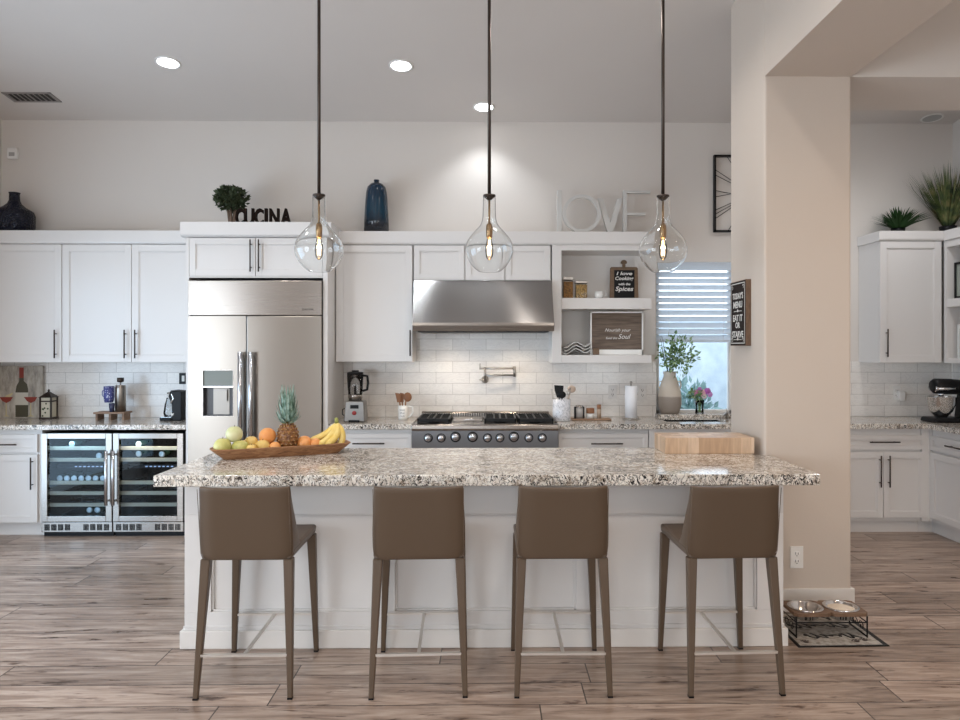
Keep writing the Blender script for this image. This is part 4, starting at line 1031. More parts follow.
# wine picture
yw_ = 6.47; x1 = X_(42.5, yw_); x0 = X_(-38, yw_); z0, z1 = ZC, Z_(366, yw_, 20)
wp = thing('wine_picture', 'painted panel of a wine bottle and glasses leaning at the left end of the counter', 'picture', ((x0+x1)/2, yw_, z0))
mm = mat('picture_ground', (.42, .37, .30), .6); n = NT(mm); f = n.noise(n.mapp(n.pos(), (1, 1, .3)), 22, 5, .7); n.col(n.ramp(f, [(.3, (.20, .18, .16)), (.5, (.42, .37, .31)), (.7, (.56, .52, .46))]))
build('panel', MB().box(x0, x1, yw_, yw_+.02, z0, z1), mm, wp)
k = yw_/F
def PX(px, py): return (X_(px, yw_), Z_(py, yw_, px))
def flat(mb, pts, d=.001): mb.prism([PX(a, b_) for a, b_ in pts], yw_-d, yw_)
m_ = MB(); flat(m_, [(15.5, 417), (15.5, 392), (16.5, 386), (19.3, 381), (19.3, 367.5), (23.8, 367.5), (23.8, 381), (27, 384), (28.2, 390), (28.2, 417)]); build('painted_bottle', m_, mat('paint_olive', (.07, .06, .035), .5), wp)
m_ = MB(); flat(m_, [(15.5, 405), (15.5, 392.5), (28.2, 392.5), (28.2, 405)], .0015); build('painted_label', m_, mat('paint_cream', (.58, .54, .46), .6), wp)
m_ = MB(); flat(m_, [(19.3, 378), (19.3, 367.5), (23.8, 367.5), (23.8, 378)], .0015)
build('painted_capsule', m_, mat('paint_red', (.25, .035, .02), .5), wp)
for dx in (0, -24.5):
    m_ = MB(); flat(m_, [(24+dx, 397), (37.5+dx, 397), (35+dx, 401), (31+dx, 403), (27+dx, 401)], .002)
    build('painted_wine', m_, mat('paint_red', (.25, .035, .02), .5), wp)
m_ = MB()
for dx in (0, -24.5): flat(m_, [(30.3+dx, 403), (31.2+dx, 403), (31.4+dx, 415), (34+dx, 416.5), (27.5+dx, 416.5), (30.2+dx, 415)], .0018)
flat(m_, [(5, 396), (13, 392.5), (12, 395), (7.5, 400)], .0015)
build('painted_glass', m_, mat('paint_straw', (.55, .47, .27), .5), wp)
# lantern
yl = 6.36; x = X_(48.8, yl); k = yl/F
ln = thing('decorative_lantern', 'small dark framed lantern with pointed roof beside the wine picture', 'lantern', (x, yl, ZC))
w2 = 5.2*k; hb = 21.5*k
q = MB().box(x-w2-.008, x+w2+.008, yl-w2-.008, yl+w2+.008, ZC, ZC+.018)
for sx in (-1, 1):
    for sy in (-1, 1): q.box(x+sx*w2-.006, x+sx*w2+.006, yl+sy*w2-.006, yl+sy*w2+.006, ZC+.018, ZC+hb)
q.box(x-w2-.006, x+w2+.006, yl-w2-.006, yl+w2+.006, ZC+hb*.80, ZC+hb*.86)
build('frame', q, M_bronze, ln)
build('side_panels', MB().box(x-w2+.003, x+w2-.003, yl-w2+.003, yl+w2-.003, ZC+.018, ZC+hb), mat('parchment', (.55, .50, .38), .5), ln)
build('roof', MB().frustum((x-w2-.012, x+w2+.012, yl-w2-.012, yl+w2+.012), (x-.004, x+.004, yl-.004, yl+.004), ZC+hb, ZC+hb+.052).lathe([(.008, ZC+hb+.048), (.010, ZC+hb+.06), (.002, ZC+hb+.072)], (x, yl, 0), 10), M_bronze, ln)
q = MB()
for i in range(7):
    a = random.uniform(-.6, .6); q.ball((x+a*w2, yl-w2+.001, ZC+.03+random.uniform(0, .11)), .008, 8, 5, (1, .3, 1))
build('motif', q, mat('motif_dark', (.06, .08, .03), .6), ln)
# riser with mugs
yr = 6.30; k = yr/F; xa, xb_ = X_(97.5, yr), X_(128.5, yr); zt_ = ZC+8*k
rs = thing('wooden_riser', 'small wooden riser stand on the counter above the wine coolers', 'riser', ((xa+xb_)/2, yr, ZC))
M_rw = wood('riser_wood', (.16, .09, .05), (.34, .21, .13))
build('top', MB().box(xa, xb_, yr-.07, yr+.07, zt_-.016, zt_), M_rw, rs, bevel=.002)
for sx in (xa+.012, (xa+xb_)/2-.008, xb_-.028):
    build('leg', MB().box(sx, sx+.018, yr-.055, yr+.055, ZC, zt_-.016), M_rw, rs)
M_blue = mat('blue_patterned', (.08, .10, .30), .3); n = NT(M_blue); vo = n.n('ShaderNodeTexVoronoi'); vo.inputs['Scale'].default_value = 60; n.l(n.pos(), vo.inputs['Vector']); n.col(n.ramp(vo.outputs['Distance'], [(.2, (.55, .58, .72)), (.35, (.06, .07, .24))]))
zt_ += .0005
x = X_(114, yr)
mt_ = thing('mug_tree', 'metal mug stand holding a blue cup on the wooden riser', 'mug stand', (x+.0, yr, zt_))
build('base', MB().lathe([(.03, zt_), (.03, zt_+.006)], (X_(113, yr), yr+.03, 0), 16), M_nickel, mt_)
build('post', MB().tube([(X_(114.5, yr), yr+.03, zt_), (X_(114.5, yr), yr+.03, zt_+24*k)], .004, 6).tube([(X_(108, yr), yr+.03, zt_+23.5*k), (X_(116, yr), yr+.03, zt_+23.5*k)], .0035, 6), M_nickel, mt_)
x = X_(109, yr)
mg = thing('mug', 'blue patterned cup hanging at the left of the wooden riser', 'mug', (x, yr, zt_+9*k))
build('cup', MB().lathe([(.001, zt_+9*k), (4*k, zt_+9*k), (4.9*k, zt_+14*k), (4.9*k, zt_+25*k), (4.5*k, zt_+25*k), (4.4*k, zt_+14*k), (.001, zt_+10*k)], (x, yr-.0, 0), 20, False), M_blue, mg)
build('handle', MB().tube([(x-4.6*k, yr, zt_+22*k), (x-6.6*k, yr, zt_+20*k), (x-6.6*k, yr, zt_+16*k), (x-4.6*k, yr, zt_+14*k)], .004, 6), M_blue, mg)
x = X_(120.5, yr)
fr_ = thing('canister', 'brushed metal canister with a scoop on top standing on the wooden riser', 'canister', (x, yr, zt_))
build('cylinder', MB().lathe([(5*k, zt_), (5*k, zt_+23.5*k), (4.6*k, zt_+25*k)], (x, yr, 0), 22), M_steelv, fr_)
build('lid', MB().lathe([(4.7*k, zt_+25*k), (4.7*k, zt_+26*k), (.5*k, zt_+26.4*k), (.5*k, zt_+29*k)], (x, yr, 0), 18), M_nickel, fr_)
build('top_dish', MB().lathe([(1.5*k, zt_+28.8*k), (3.2*k, zt_+29.6*k), (3.2*k, zt_+33.5*k), (2.6*k, zt_+33.5*k), (2.5*k, zt_+30*k)], (x, yr, 0), 16), M_bronze, fr_)
x = X_(112.7, 6.27)
sc_ = thing('small_cup', 'dark small cup in front of the mug stand on the riser', 'cup', (x, 6.255, zt_))
build('cup', MB().lathe([(.001, zt_), (.018, zt_), (.024, zt_+.075), (.021, zt_+.075), (.001, zt_+.01)], (x, 6.255, 0), 16, False), mat('navy_ceramic', (.03, .035, .08), .25), sc_)
# coffee machine
ym = 6.24; k = ym/F; x0, x1 = X_(174, ym), X_(184, ym); xa = X_(162.5, ym)
cm_ = thing('coffee_machine', 'black capsule coffee machine on the counter beside the refrigerator', 'coffee machine', ((xa+x1)/2, ym, ZC))
build('body', MB().prism([(x0, ZC), (x1, ZC), (x1, ZC+29*k), (x0-.01, ZC+30*k), (x0-.03, ZC+24*k), (x0+.0, ZC+16*k)], ym-.05, ym+.10), M_black, cm_, bevel=.008)
build('drip_tray', MB().box(xa, x0, ym-.06, ym+.08, ZC, ZC+.028), M_black, cm_, bevel=.005)
build('drip_grid', MB().box(xa+.008, x0-.002, ym-.055, ym+.06, ZC+.028, ZC+.032), M_chrome, cm_)
build('water_tank', MB().lathe([(.040, ZC+.032), (.046, ZC+.06), (.036, ZC+.13), (.022, ZC+.175), (.022, ZC+.19)], (X_(167.5, ym), ym+.03, 0), 20), pane('tank_glass', (.85, .88, .9), 1.5), cm_)
build('lever', MB().tube([(X_(169, ym), ym-.03, ZC+27*k), (X_(173, ym), ym-.04, ZC+28*k), (X_(176, ym), ym-.05, ZC+22*k), (X_(173.5, ym), ym-.055, ZC+17*k)], .008, 8), M_chrome, cm_)
build('cup', MB().lathe([(.001, ZC+.033), (.018, ZC+.033), (.024, ZC+.062), (.021, ZC+.062), (.001, ZC+.04)], (X_(173, 6.2), ym-.03, 0), 14, False), M_ceramic, cm_)
def plate(px, py, w_, h_, Y, lab, m=None, ports=True, n_='outlet_plate', cat='outlet'):
    x, z = X_(px, Y), Z_(py, Y, px)
    c = thing(n_, lab, cat, (x, Y, z-h_/2))
    build('cover', MB().box(x-w_/2, x+w_/2, Y-.006, Y, z-h_/2, z+h_/2), m or M_plastic, c, bevel=.002)
    if ports:
        q = MB()
        for dz in (-.022, .022):
            q.box(x-.009, x-.006, Y-.0068, Y-.005, z+dz-.006, z+dz+.008).box(x+.006, x+.009, Y-.0068, Y-.005, z+dz-.006, z+dz+.006)
            q.lathe([(.003, 0), (.003, .0015)], n=8, xf=lambda v: (x+v[0], Y-.0053-v[2], z+dz-.013+v[1]))
        rb = MB()
        for dz in (-.022, .022): rb.lathe([(.017, 0), (.016, .0012)], n=18, xf=lambda v: (x+v[0], Y-.0055-v[2]*.5, z+dz+v[1]*.9))
        build('receptacle', rb, m or M_plastic, c); build('slots', q, M_bronze, c)
    return c, x, z
YT = YW-.0105
c, x, z = plate(183.5, 378.5, .075, .10, YT, 'small black switch plate on the tiles beside the refrigerator panel', M_black, False, 'switch_plate', 'switch')
build('rocker', MB().box(x-.012, x+.012, YT-.010, YT-.006, z-.026, z+.026), M_plastic, c, bevel=.002)
plate(612.5, 392, .075, .12, YT, 'pale outlet plate on the tiles left of the paper towel roll', mat('tile_plate', (.70, .67, .64), .3))
plate(642.3, 392.5, .075, .12, YT, 'pale outlet plate on the tiles right of the paper towel roll', mat('tile_plate', (0, 0, 0)))
c, x, z = plate(896.5, 393, .06, .125, YT, 'white outlet plate with a plugged in adapter on the right hand tiles')
build('adapter', MB().box(x+.0, x+.055, YT-.05, YT-.006, z-.07, z+.02), M_plastic, c, bevel=.006)
plate(796.5, 557, .076, .128, CYN-.0005, 'white wall outlet low on the front of the column')
# ------------------------------------------------------------------ counter decor: blender, mugs, crock
yb = 6.12; k = yb/F; x = X_(356, yb)
bl = thing('blender', 'countertop blender with steel base and clear jug on the counter left of the rangetop', 'blender', (x, yb, ZC))
w2 = 10*k
bb_ = build('motor_base', MB().frustum((x-w2-.004, x+w2+.004, yb-w2, yb+w2), (x-w2*.92, x+w2*.92, yb-w2*.85, yb+w2*.85), ZC+.004, ZC+.175), mat('blender_steel', (.26, .25, .24), .35, .9), bl, bevel=.008)
build('display', MB().box(x-.033, x+.035, yb-w2*.93-.004, yb-w2*.93+.004, ZC+.115, ZC+.145), M_black, bb_)
build('dial', MB().lathe([(.018, 0), (.017, .014), (.001, .015)], n=18, xf=lambda v: (x+v[0], yb-w2*.95-v[2]+.003, ZC+.078+v[1])), mat('dial_red', (.30, .03, .03), .4), bb_)
build('foot', MB().box(x-.045, x+.045, yb-w2-.012, yb-w2+.01, ZC, ZC+.02), M_black, bl)
z0 = ZC+.175
build('collar', MB().lathe([(.055, z0), (.055, z0+.02), (.060, z0+.022), (.060, z0+.05), (.056, z0+.055)], (x-.006, yb, 0), 24), M_steel, bl)
build('jug', MB().lathe([(.060, z0+.052), (.065, z0+.12), (.070, z0+.222), (.067, z0+.222), (.062, z0+.12), (.057, z0+.056)], (x-.006, yb, 0), 20, False), pane('jug_plastic', (.88, .88, .88), 1.5), bl)
build('blade_column', MB().lathe([(.012, z0+.05), (.010, z0+.12), (.002, z0+.14)], (x-.006, yb, 0), 10), M_black, bl)
build('lid', MB().lathe([(.069, z0+.222), (.069, z0+.238), (.055, z0+.245), (.03, z0+.248), (.03, z0+.258), (.001, z0+.258)], (x-.006, yb, 0), 24), M_black, bl)
build('handle', MB().tube([(x+.055, yb-.01, z0+.215), (x+.098, yb-.01, z0+.21), (x+.104, yb-.01, z0+.15), (x+.096, yb-.01, z0+.095), (x+.058, yb-.01, z0+.085)], .011, 8), M_black, bl)
build('cord', MB().tube([(x-.085, yb+.03, ZC+.03), (x-.12, yb+.02, ZC+.06), (x-.115, yb+.01, ZC+.10), (x-.085, yb+.0, ZC+.115)][::-1], .005, 6), M_black, bl)
# mug with wooden utensils
yg_ = 6.26; k = yg_/F; x = X_(403, yg_)
mg = thing('utensil_mug', 'cream mug with lettering standing left of the rangetop', 'mug', (x, yg_, ZC))
build('cup', MB().lathe([(.001, ZC), (.038, ZC), (.042, ZC+.02), (.042, ZC+.125), (.038, ZC+.125), (.038, ZC+.02), (.001, ZC+.01)], (x, yg_, 0), 26, False), M_ceramic, mg)
build('handle', MB().tube([(x+.038, yg_, ZC+.115), (x+.08, yg_, ZC+.112), (x+.088, yg_, ZC+.065), (x+.065, yg_, ZC+.03), (x+.038, yg_, ZC+.022)], .008, 8), M_ceramic, mg)
tx = MB()
for i, t_ in enumerate(('bless', 'the', 'cook')): tx.text(t_, .02, .001, lambda v: (x-.002+.044*sin(v[0]/.044), yg_-.0425*cos(v[0]/.044)-v[2]*.5, ZC+.088-.026*i+v[1]), fit=(.045, .015))
build('lettering', tx, mat('ink_grey', (.12, .12, .13), .6), mg)
M_ut = mat('utensil_wood', (.24, .10, .04), .5)
for i, (dx, tx_, ang, lab) in enumerate(((-.012, -.035, 0, 'brown wooden spatula leaning left in the cream mug'), (.012, .028, 1, 'brown wooden spoon leaning right in the cream mug'), (-.0, -.012, 0, 'thin wooden fork upright in the cream mug'))):
    u_ = thing('wooden_utensil', lab, 'utensil', (x+dx, yg_, ZC+.012))
    build('shaft', MB().tube([(x+dx, yg_+.01*i, ZC+.012), (x+tx_*.85, yg_+.01*i, ZC+.165)], .006, 7), M_ut, u_)
    xx, zz = x+tx_*1.1, ZC+.195
    if ang: build('head', MB().ball((xx+.008, yg_+.01*i, zz), .036, 14, 8, (1, .3, 1.15)), M_ut, u_)
    else: build('head', MB().prism([(xx-.012, zz-.045), (xx+.016, zz-.045), (xx+.020, zz+.03), (xx-.030+.008*i, zz+.038)], yg_+.01*i-.004, yg_+.01*i+.004), M_ut, u_, bevel=.002)
# crock
yk_ = 6.14; k = yk_/F; x = X_(561.5, yk_); R = 8.9*k; hc = 22*k
ck_ = thing('utensil_crock', 'white crock with grey pattern right of the rangetop', 'crock', (x, yk_, ZC))
mm = mat('patterned_ceramic', (.7, .7, .72), .25); n = NT(mm); f = n.noise(n.pos(), 42, 2, .4, 1.2); n.col(n.ramp(f, [(.43, (.74, .75, .79)), (.47, (.20, .22, .27)), (.51, (.74, .75, .79))]))
build('pot', MB().lathe([(.001, ZC), (R*.92, ZC), (R, ZC+.01), (R, ZC+hc), (R*.93, ZC+hc), (R*.9, ZC+.02), (.001, ZC+.015)], (x, yk_, 0), 28, False), mm, ck_)
def uten(label, dx, dy, tx_, ty, top, head, m, name='kitchen_utensil'):
    u_ = thing(name, label, 'utensil', (x+dx, yk_+dy, ZC+.016))
    build('shaft', MB().tube([(x+dx, yk_+dy, ZC+.016), (x+tx_, yk_+ty, ZC+top)], .005, 7), m, u_)
    h_ = MB(); a, b_ = x+tx_, ZC+top
    head(h_, a, yk_+ty, b_); build('head', h_, m, u_)
uten('black wide spatula standing in the patterned crock', -.02, 0, -.02, 0, .20, lambda h, a, y, b: h.prism([(a-.02, b), (a+.03, b-.01), (a+.038, b+.10), (a-.042, b+.105), (a-.038, b+.06)], y-.004, y+.004), M_black)
uten('black serving spoon standing low in the crock', .01, -.02, .0, -.03, .195, lambda h, a, y, b: h.ball((a, y, b+.03), .032, 14, 8, (1.1, .35, 1)), M_black)
uten('wooden spoon leaning right in the patterned crock', .02, .01, .075, .01, .245, lambda h, a, y, b: h.ball((a+.012, y, b+.025), .032, 14, 8, (1.15, .3, 1)), mat('pale_wood', (.55, .42, .33), .5))
uten('dark metal whisk leaning right in the crock', .02, -.01, .055, -.03, .215, lambda h, a, y, b: [h.tube([(a, y, b), (a+.022*cos(t), y+.022*sin(t), b+.035), (a+.02, y, b+.07)], .0018, 5) for t in (0, 1.05, 2.1, 3.15, 4.2, 5.25)], M_nickel)
uten('steel turner leaning left in the patterned crock', -.03, 0, -.075, 0, .20, lambda h, a, y, b: h.prism([(a-.004, b-.01), (a+.014, b-.02), (a+.002, b+.07), (a-.018, b+.075)], y-.002, y+.002), M_nickel)
# tray with condiments
yt = 6.22; k = yt/F; xa, xb_ = X_(571.5, yt), X_(610.5, yt)
wt = thing('serving_board', 'narrow wooden serving board on the counter left of the paper towel', 'serving board', ((xa+xb_)/2, yt, ZC))
build('board', MB().box(xa, xb_, yt-.06, yt+.07, ZC, ZC+.014), wood('board_oak', (.24, .13, .07), (.42, .27, .17)), wt, bevel=.004)
zt_ = ZC+.0145
def cond(px, r_, h_, lab, m_body, m_lid, lidh, name, cat):
    x = X_(px, yt); c = thing(name, lab, cat, (x, yt, zt_))
    build('container', MB().lathe([(.001, zt_), (r_, zt_), (r_, zt_+h_-lidh), (.001, zt_+h_-lidh)], (x, yt, 0), 20, False), m_body, c)
    build('lid', MB().lathe([(r_*1.04, zt_+h_-lidh), (r_*1.04, zt_+h_*.98), (r_*.8, zt_+h_), (.001, zt_+h_)], (x, yt, 0), 20, False), m_lid, c)
    return c, x
c, x = cond(579.3, .034, .112, 'glass jar with steel lid and dark sides on the serving board', mat('smoky', (.45, .43, .42), .15), M_steel, .02, 'spice_jar', 'jar')
build('clasp', MB().box(x-.044, x-.033, yt-.02, yt+.02, zt_, zt_+.10).box(x+.033, x+.042, yt-.02, yt+.02, zt_, zt_+.10), M_black, c)
cond(590.3, .034, .088, 'white salt pot with a wooden lid on the serving board', M_ceramic, M_ut, .045, 'salt_pot', 'pot')
cond(599, .018, .118, 'slim oil bottle with a wooden stopper on the serving board', mat('oil_glass', (.40, .30, .22), .15), M_ut, .035, 'oil_bottle', 'bottle')
# paper towel
yp = 6.28; k = yp/F; x = X_(631, yp)
pt_ = thing('paper_towel_holder', 'white paper towel roll on an upright holder left of the window', 'paper towel', (x, yp, ZC))
build('base', MB().lathe([(.075, ZC), (.075, ZC+.008), (.06, ZC+.012)], (x, yp, 0), 24), M_nickel, pt_)
build('post', MB().tube([(x, yp, ZC+.01), (x, yp, ZC+36*k)], .006, 8).lathe([(.001, ZC+35*k), (.011, ZC+35.5*k), (.013, ZC+37*k), (.008, ZC+38*k)], (x, yp, 0), 12), M_nickel, pt_)
build('roll', MB().lathe([(.018, ZC+.013), (.053, ZC+.013), (.053, ZC+33.5*k), (.018, ZC+33.5*k), (.018, ZC+.013)], (x, yp, 0), 28, False), mat('paper', (.86, .86, .88), .9), pt_)
# ------------------------------------------------------------------ jug with foliage and flower vase on the sill
ZS = .9445; yj = YW-.0; 
yj = 6.495; k = yj/F; x = X_(669.7, yj)
jg = thing('stoneware_jug', 'large beige and grey stoneware jug holding foliage on the window sill', 'jug', (x, yj, ZS))
hj = 42*k
pr = [(.001, ZS), (8.5*k, ZS), (10*k, ZS+3*k), (11.7*k, ZS+9*k), (11.8*k, ZS+15*k), (11*k, ZS+22*k), (8.8*k, ZS+30*k), (6.6*k, ZS+36*k), (5.8*k, ZS+38*k), (6.3*k, ZS+40*k), (6.5*k, ZS+42*k), (5.5*k, ZS+42*k), (5*k, ZS+37*k), (.001, ZS+34*k)]
# keep the jug clear of the wall opening: it stands proud of the sill edge line
mm = mat('stoneware', (.45, .38, .33), .5); n = NT(mm); s_ = n.sep(n.pos()); f = n.noise(n.pos(), 20, 3)
zz = n.m('ADD', s_[2], n.m('MULTIPLY', f, .012)); n.col(n.ramp(n.m('SUBTRACT', zz, ZS), [(.0, (.30, .25, .21)), (.155, (.33, .28, .24)), (.165, (.62, .55, .47)), (.40, (.68, .61, .53))]))
jy = -.0
jb = build('body', MB().lathe(pr, (x, yj, 0), 32, False, xf=lambda v: (v[0], yj+(v[1]-yj)*.95, v[2])), mm, jg)
for sx in (-1, 1):
    hd = MB().tube([(x+sx*(8*k), yj-.0, ZS+32*k), (x+sx*(10.6*k), yj, ZS+32*k), (x+sx*(11.4*k), yj, ZS+28*k), (x+sx*(10.4*k), yj, ZS+25*k)], .006, 7)
    build('handle', hd, mm, jg)
fo = thing('foliage_bunch', 'leafy green branches arranged in the stoneware jug', 'foliage', (x, yj, ZS+30*k))
st_ = MB()
for i in range(14):
    a = random.uniform(-1, 1); b_ = random.uniform(-1, .1); st_.tube([(x+a*.01, yj+b_*.01, ZS+.33*.9), (x+a*.03, yj+b_*.02, ZS+.40), (x+a*.13+.02, yj+b_*.10, ZS+.40+random.uniform(.12, .32))], .0022, 5)
build('stem', st_, M_leaf, fo)
lf = MB(); leafball(lf, (x+.035, 6.37, ZS+42*k+.15), .18, 420, .042, (1.0, .62, 1.12), .15, fat=.6)
M_lf = mat('fresh_leaf', (.14, .24, .09), .45); n = NT(M_lf); f = n.noise(n.pos(), 25, 2); n.col(n.ramp(f, [(.35, (.06, .13, .05)), (.52, (.19, .33, .12)), (.68, (.46, .56, .36))]))
build('leaves', lf, M_lf, fo, recalc=False)
yv = 6.45; x = X_(699.5, yv)
gv = thing('glass_vase', 'small clear glass vase on the sill under the blind', 'vase', (x, yv, ZS))
build('body', MB().lathe([(.001, ZS), (.036, ZS), (.038, ZS+.01), (.034, ZS+.06), (.042, ZS+.125), (.039, ZS+.125), (.031, ZS+.06), (.034, ZS+.012), (.001, ZS+.008)], (x, yv, 0), 24, False), pane('vase_glass', (.93, .96, .95), 1.45), gv)
fb = thing('flower_bouquet', 'small bouquet of pink and purple flowers in the clear glass vase', 'flowers', (x, yv, ZS+.01))
sm_ = MB()
for i in range(12):
    a = 2*pi*i/12; sm_.tube([(x+.012*cos(a+2), yv+.012*sin(a+2), ZS+.015), (x+.02*cos(a), yv+.015*sin(a), ZS+.12), (x+.06*cos(a), yv+.03*sin(a), ZS+.17)], .0028, 5)
build('stem', sm_, M_lf, fb)
lf = MB(); leafball(lf, (x-.03, yv-.01, ZS+.175), .07, 120, .035, (1.3, .6, .7), .3, fat=.6); build('leaves', lf, M_lf, fb, recalc=False)
for (dx, dz, r_, c_) in ((-.035, .19, .028, (.55, .22, .36)), (.02, .19, .032, (.74, .42, .50)), (.065, .205, .03, (.45, .12, .42)), (.09, .175, .024, (.55, .25, .55)), (.035, .16, .024, (.82, .62, .66)), (-.005, .22, .022, (.42, .16, .40))):
    fl = MB(); 
    for L in range(3):
        for j in range(6):
            a = 2*pi*j/6+L*.5; rr = r_*(1-.28*L); fl.ball((x+dx+rr*.55*cos(a), yv-.02-L*.008, ZS+dz+rr*.55*sin(a)), rr*.5, 8, 6, (1, .45, 1))
    build('blossom', fl, mat('petal_%d' % int(r_*1000+dz*1000), c_, .6), fb)
# ------------------------------------------------------------------ stand mixer
ym = 6.02; k = ym/F; xb_ = X_(941, ym); 
mx = thing('stand_mixer', 'black stand mixer with polished steel bowl in the right corner', 'stand mixer', (xb_+.05, ym, ZC))
a_ = ym
build('base', MB().prism([(X_(926.5, ym), ZC), (X_(975, ym), ZC), (X_(975, ym), ZC+.035), (X_(928, ym), ZC+.04)], a_-.10, a_+.10), M_black, mx, bevel=.012)
build('pillar', MB().prism([(X_(957, ym), ZC+.03), (X_(974, ym), ZC+.03), (X_(972, ym), ZC+.24), (X_(960, ym), ZC+.24)], a_-.05, a_+.05), M_black, mx, bevel=.015)
build('bowl', MB().lathe([(.045, ZC+.036), (.05, ZC+.05), (.085, ZC+.09), (.108, ZC+.15), (.114, ZC+.212), (.116, ZC+.214), (.108, ZC+.212), (.10, ZC+.15), (.05, ZC+.06), (.001, ZC+.055)], (xb_, a_, 0), 32, False), M_chrome, mx)
hd = MB(); x0 = X_(932, ym); x1 = X_(976, ym)
hd.tube([(x0, a_, ZC+.30), (x0+.02, a_, ZC+.302), (x0+.15, a_, ZC+.297), (x1, a_, ZC+.287)], [.045, .064, .066, .052], 18)
build('motor_head', hd, M_black, mx)
build('trim_band', MB().tube([(x0+.005, a_-.0, ZC+.283), (x0+.16, a_-.0, ZC+.290)], .0665, 18, xf=lambda v: (v[0], v[1], ZC+.281+(v[2]-ZC-.281)*.42)), M_chrome, mx)
build('beater_hub', MB().lathe([(.02, ZC+.215), (.024, ZC+.245)], (xb_, a_, 0), 14), M_chrome, mx)
# ------------------------------------------------------------------ menu sign on the column
yn, yfz = 4.398, 4.675; za, zb_ = 1.553, 1.962; xo = CXL-.034
sg = thing('menu_sign', 'dark wooden sign reading today\'s menu eat it or starve on the column side', 'sign', (CXL, yn, za))
build('box_frame', MB().box(xo, CXL-.0005, yn, yfz, za, zb_), wood('sign_walnut', (.10, .055, .03), (.19, .11, .065), (20, 20, 4)), sg, bevel=.002)
build('face', MB().box(xo-.001, xo+.001, yn+.004, yfz-.004, za+.004, zb_-.004), mat('chalk_brown', (.022, .016, .014), .8, Specular_IOR_Level=.15), sg)
tx = MB(); yc_ = (yn+yfz)/2; M_tx = mat('chalk_white', (.72, .70, .66), .7)
for t_, zc_, fw_, fh in (("TODAY'S", 1.868, .19, .040), ('MENU', 1.812, .16, .042), ('EAT IT', 1.728, .17, .042), ('OR', 1.683, .08, .038), ('STARVE', 1.625, .20, .042)):
    tx.text(t_, .04, .001, lambda v: (xo-.0016-v[2]*.5, yc_-v[0], zc_+v[1]), bold=.001, fit=(fw_, fh))
build('lettering', tx, M_tx, sg)
bd = MB(); e = .014
for a in ((yn+e, yfz-e, za+e, za+e+.005), (yn+e, yfz-e, zb_-e-.005, zb_-e), (yn+e, yn+e+.005, za+e, zb_-e), (yfz-e-.005, yfz-e, za+e, zb_-e), (yc_-.07, yc_+.07, 1.769, 1.773), (yc_-.07, yc_+.07, 1.590, 1.594)): bd.box(xo-.0018, xo-.0005, a[0], a[1], a[2], a[3])
for sy in (yn+.04, yfz-.04):
    for zz in (za+.038, zb_-.038): bd.tube([(xo-.0015, sy+.011*cos(t*.7), zz+.011*sin(t*.7)) for t in range(8)], .0016, 4)
for zz in (1.771, 1.592): bd.prism([(yc_-.02, zz), (yc_, zz+.013), (yc_+.02, zz), (yc_, zz-.006)], xo-.0018, xo-.0005, 'x')
build('border', bd, M_tx, sg)
# ------------------------------------------------------------------ pet bowls and mat
mt = thing('pet_mat', 'grey pet feeding mat with black printed lettering on the floor beside the island', 'mat', (1.82, 3.9, 0))
cor = [(1.595, 3.68), (X_(889.6, 3.69), 3.69), (2.065, 4.155), (1.60, 4.155)]
ci = [(1.612, 3.695), (cor[1][0]-.028, 3.704), (2.040, 4.14), (1.614, 4.14)]
build('border', MB().prism(cor, .0005, .004, 'z'), M_black, mt)
mm = mat('mat_grey', (.36, .33, .29), .8); n = NT(mm); f = n.noise(n.pos(), 28, 4); n.col(n.ramp(f, [(.35, (.22, .19, .16)), (.6, (.42, .39, .35))]))
build('field', MB().prism(ci, .004, .005, 'z'), mm, mt)
q = MB(); random.seed(5)
def script(x, y, L, n_):
    pts = []
    for i in range(n_): t = i/(n_-1); pts.append((x+L*t+.012*sin(t*n_*1.1), y+.035*sin(t*n_*.9)*(.6+.4*sin(t*9)), .0062))
    q.tube(pts, .0075, 5, xf=lambda v: (v[0]-(v[1]-y)*.5, v[1], .0052+(v[2]-.0052)*.25))
script(1.66, 3.96, .32, 46); script(1.69, 3.82, .28, 40); script(1.66, 4.07, .3, 30)
build('printed_script', q, M_black, mt)
q = MB()
for x, y in ((1.66, 3.74), (1.93, 3.745), (1.98, 3.76)):
    q.lathe([(.014, .005), (.014, .0056)], (x, y, 0), 12)
    for a in (-.9, -.3, .3, .9): q.lathe([(.006, .005), (.006, .0056)], (x+.022*sin(a), y+.022*cos(a), 0), 8)
build('paw_print', q, mat('paw_dark', (.07, .05, .045), .7), mt)
sx0, sx1, sy0, sy1, sz = 1.625, 2.018, 3.787, 3.985, .135
ps = thing('pet_bowl_stand', 'low raised wooden feeder stand with black scrolled iron legs', 'pet feeder', ((sx0+sx1)/2, (sy0+sy1)/2, .005))
# board with two holes
def ring_board(mb, x0, x1, y0, y1, cx, cy, r_, za_, zb__, N=32):
    vs = []; 
    for i in range(N):
        a = 2*pi*(i+.5)/N; c_, s_ = cos(a), sin(a); t = min((x1-cx)/c_ if c_ > 0 else (x0-cx)/c_, (y1-cy)/s_ if s_ > 0 else (y0-cy)/s_)
        vs += [(cx+r_*c_, cy+r_*s_, za_), (cx+r_*c_, cy+r_*s_, zb__), (cx+t*c_, cy+t*s_, za_), (cx+t*c_, cy+t*s_, zb__)]
    fs = []
    for i in range(N):
        a, b_ = 4*i, 4*((i+1) % N); fs += [(a, b_, b_+1, a+1), (a+2, b_+2, b_, a), (a+1, b_+1, b_+3, a+3), (a+3, b_+3, b_+2, a+2)]
    mb.add(vs, fs)
bc = [(1.723, 3.888), (1.917, 3.888)]; m_ = MB(); xm_ = (sx0+sx1)/2
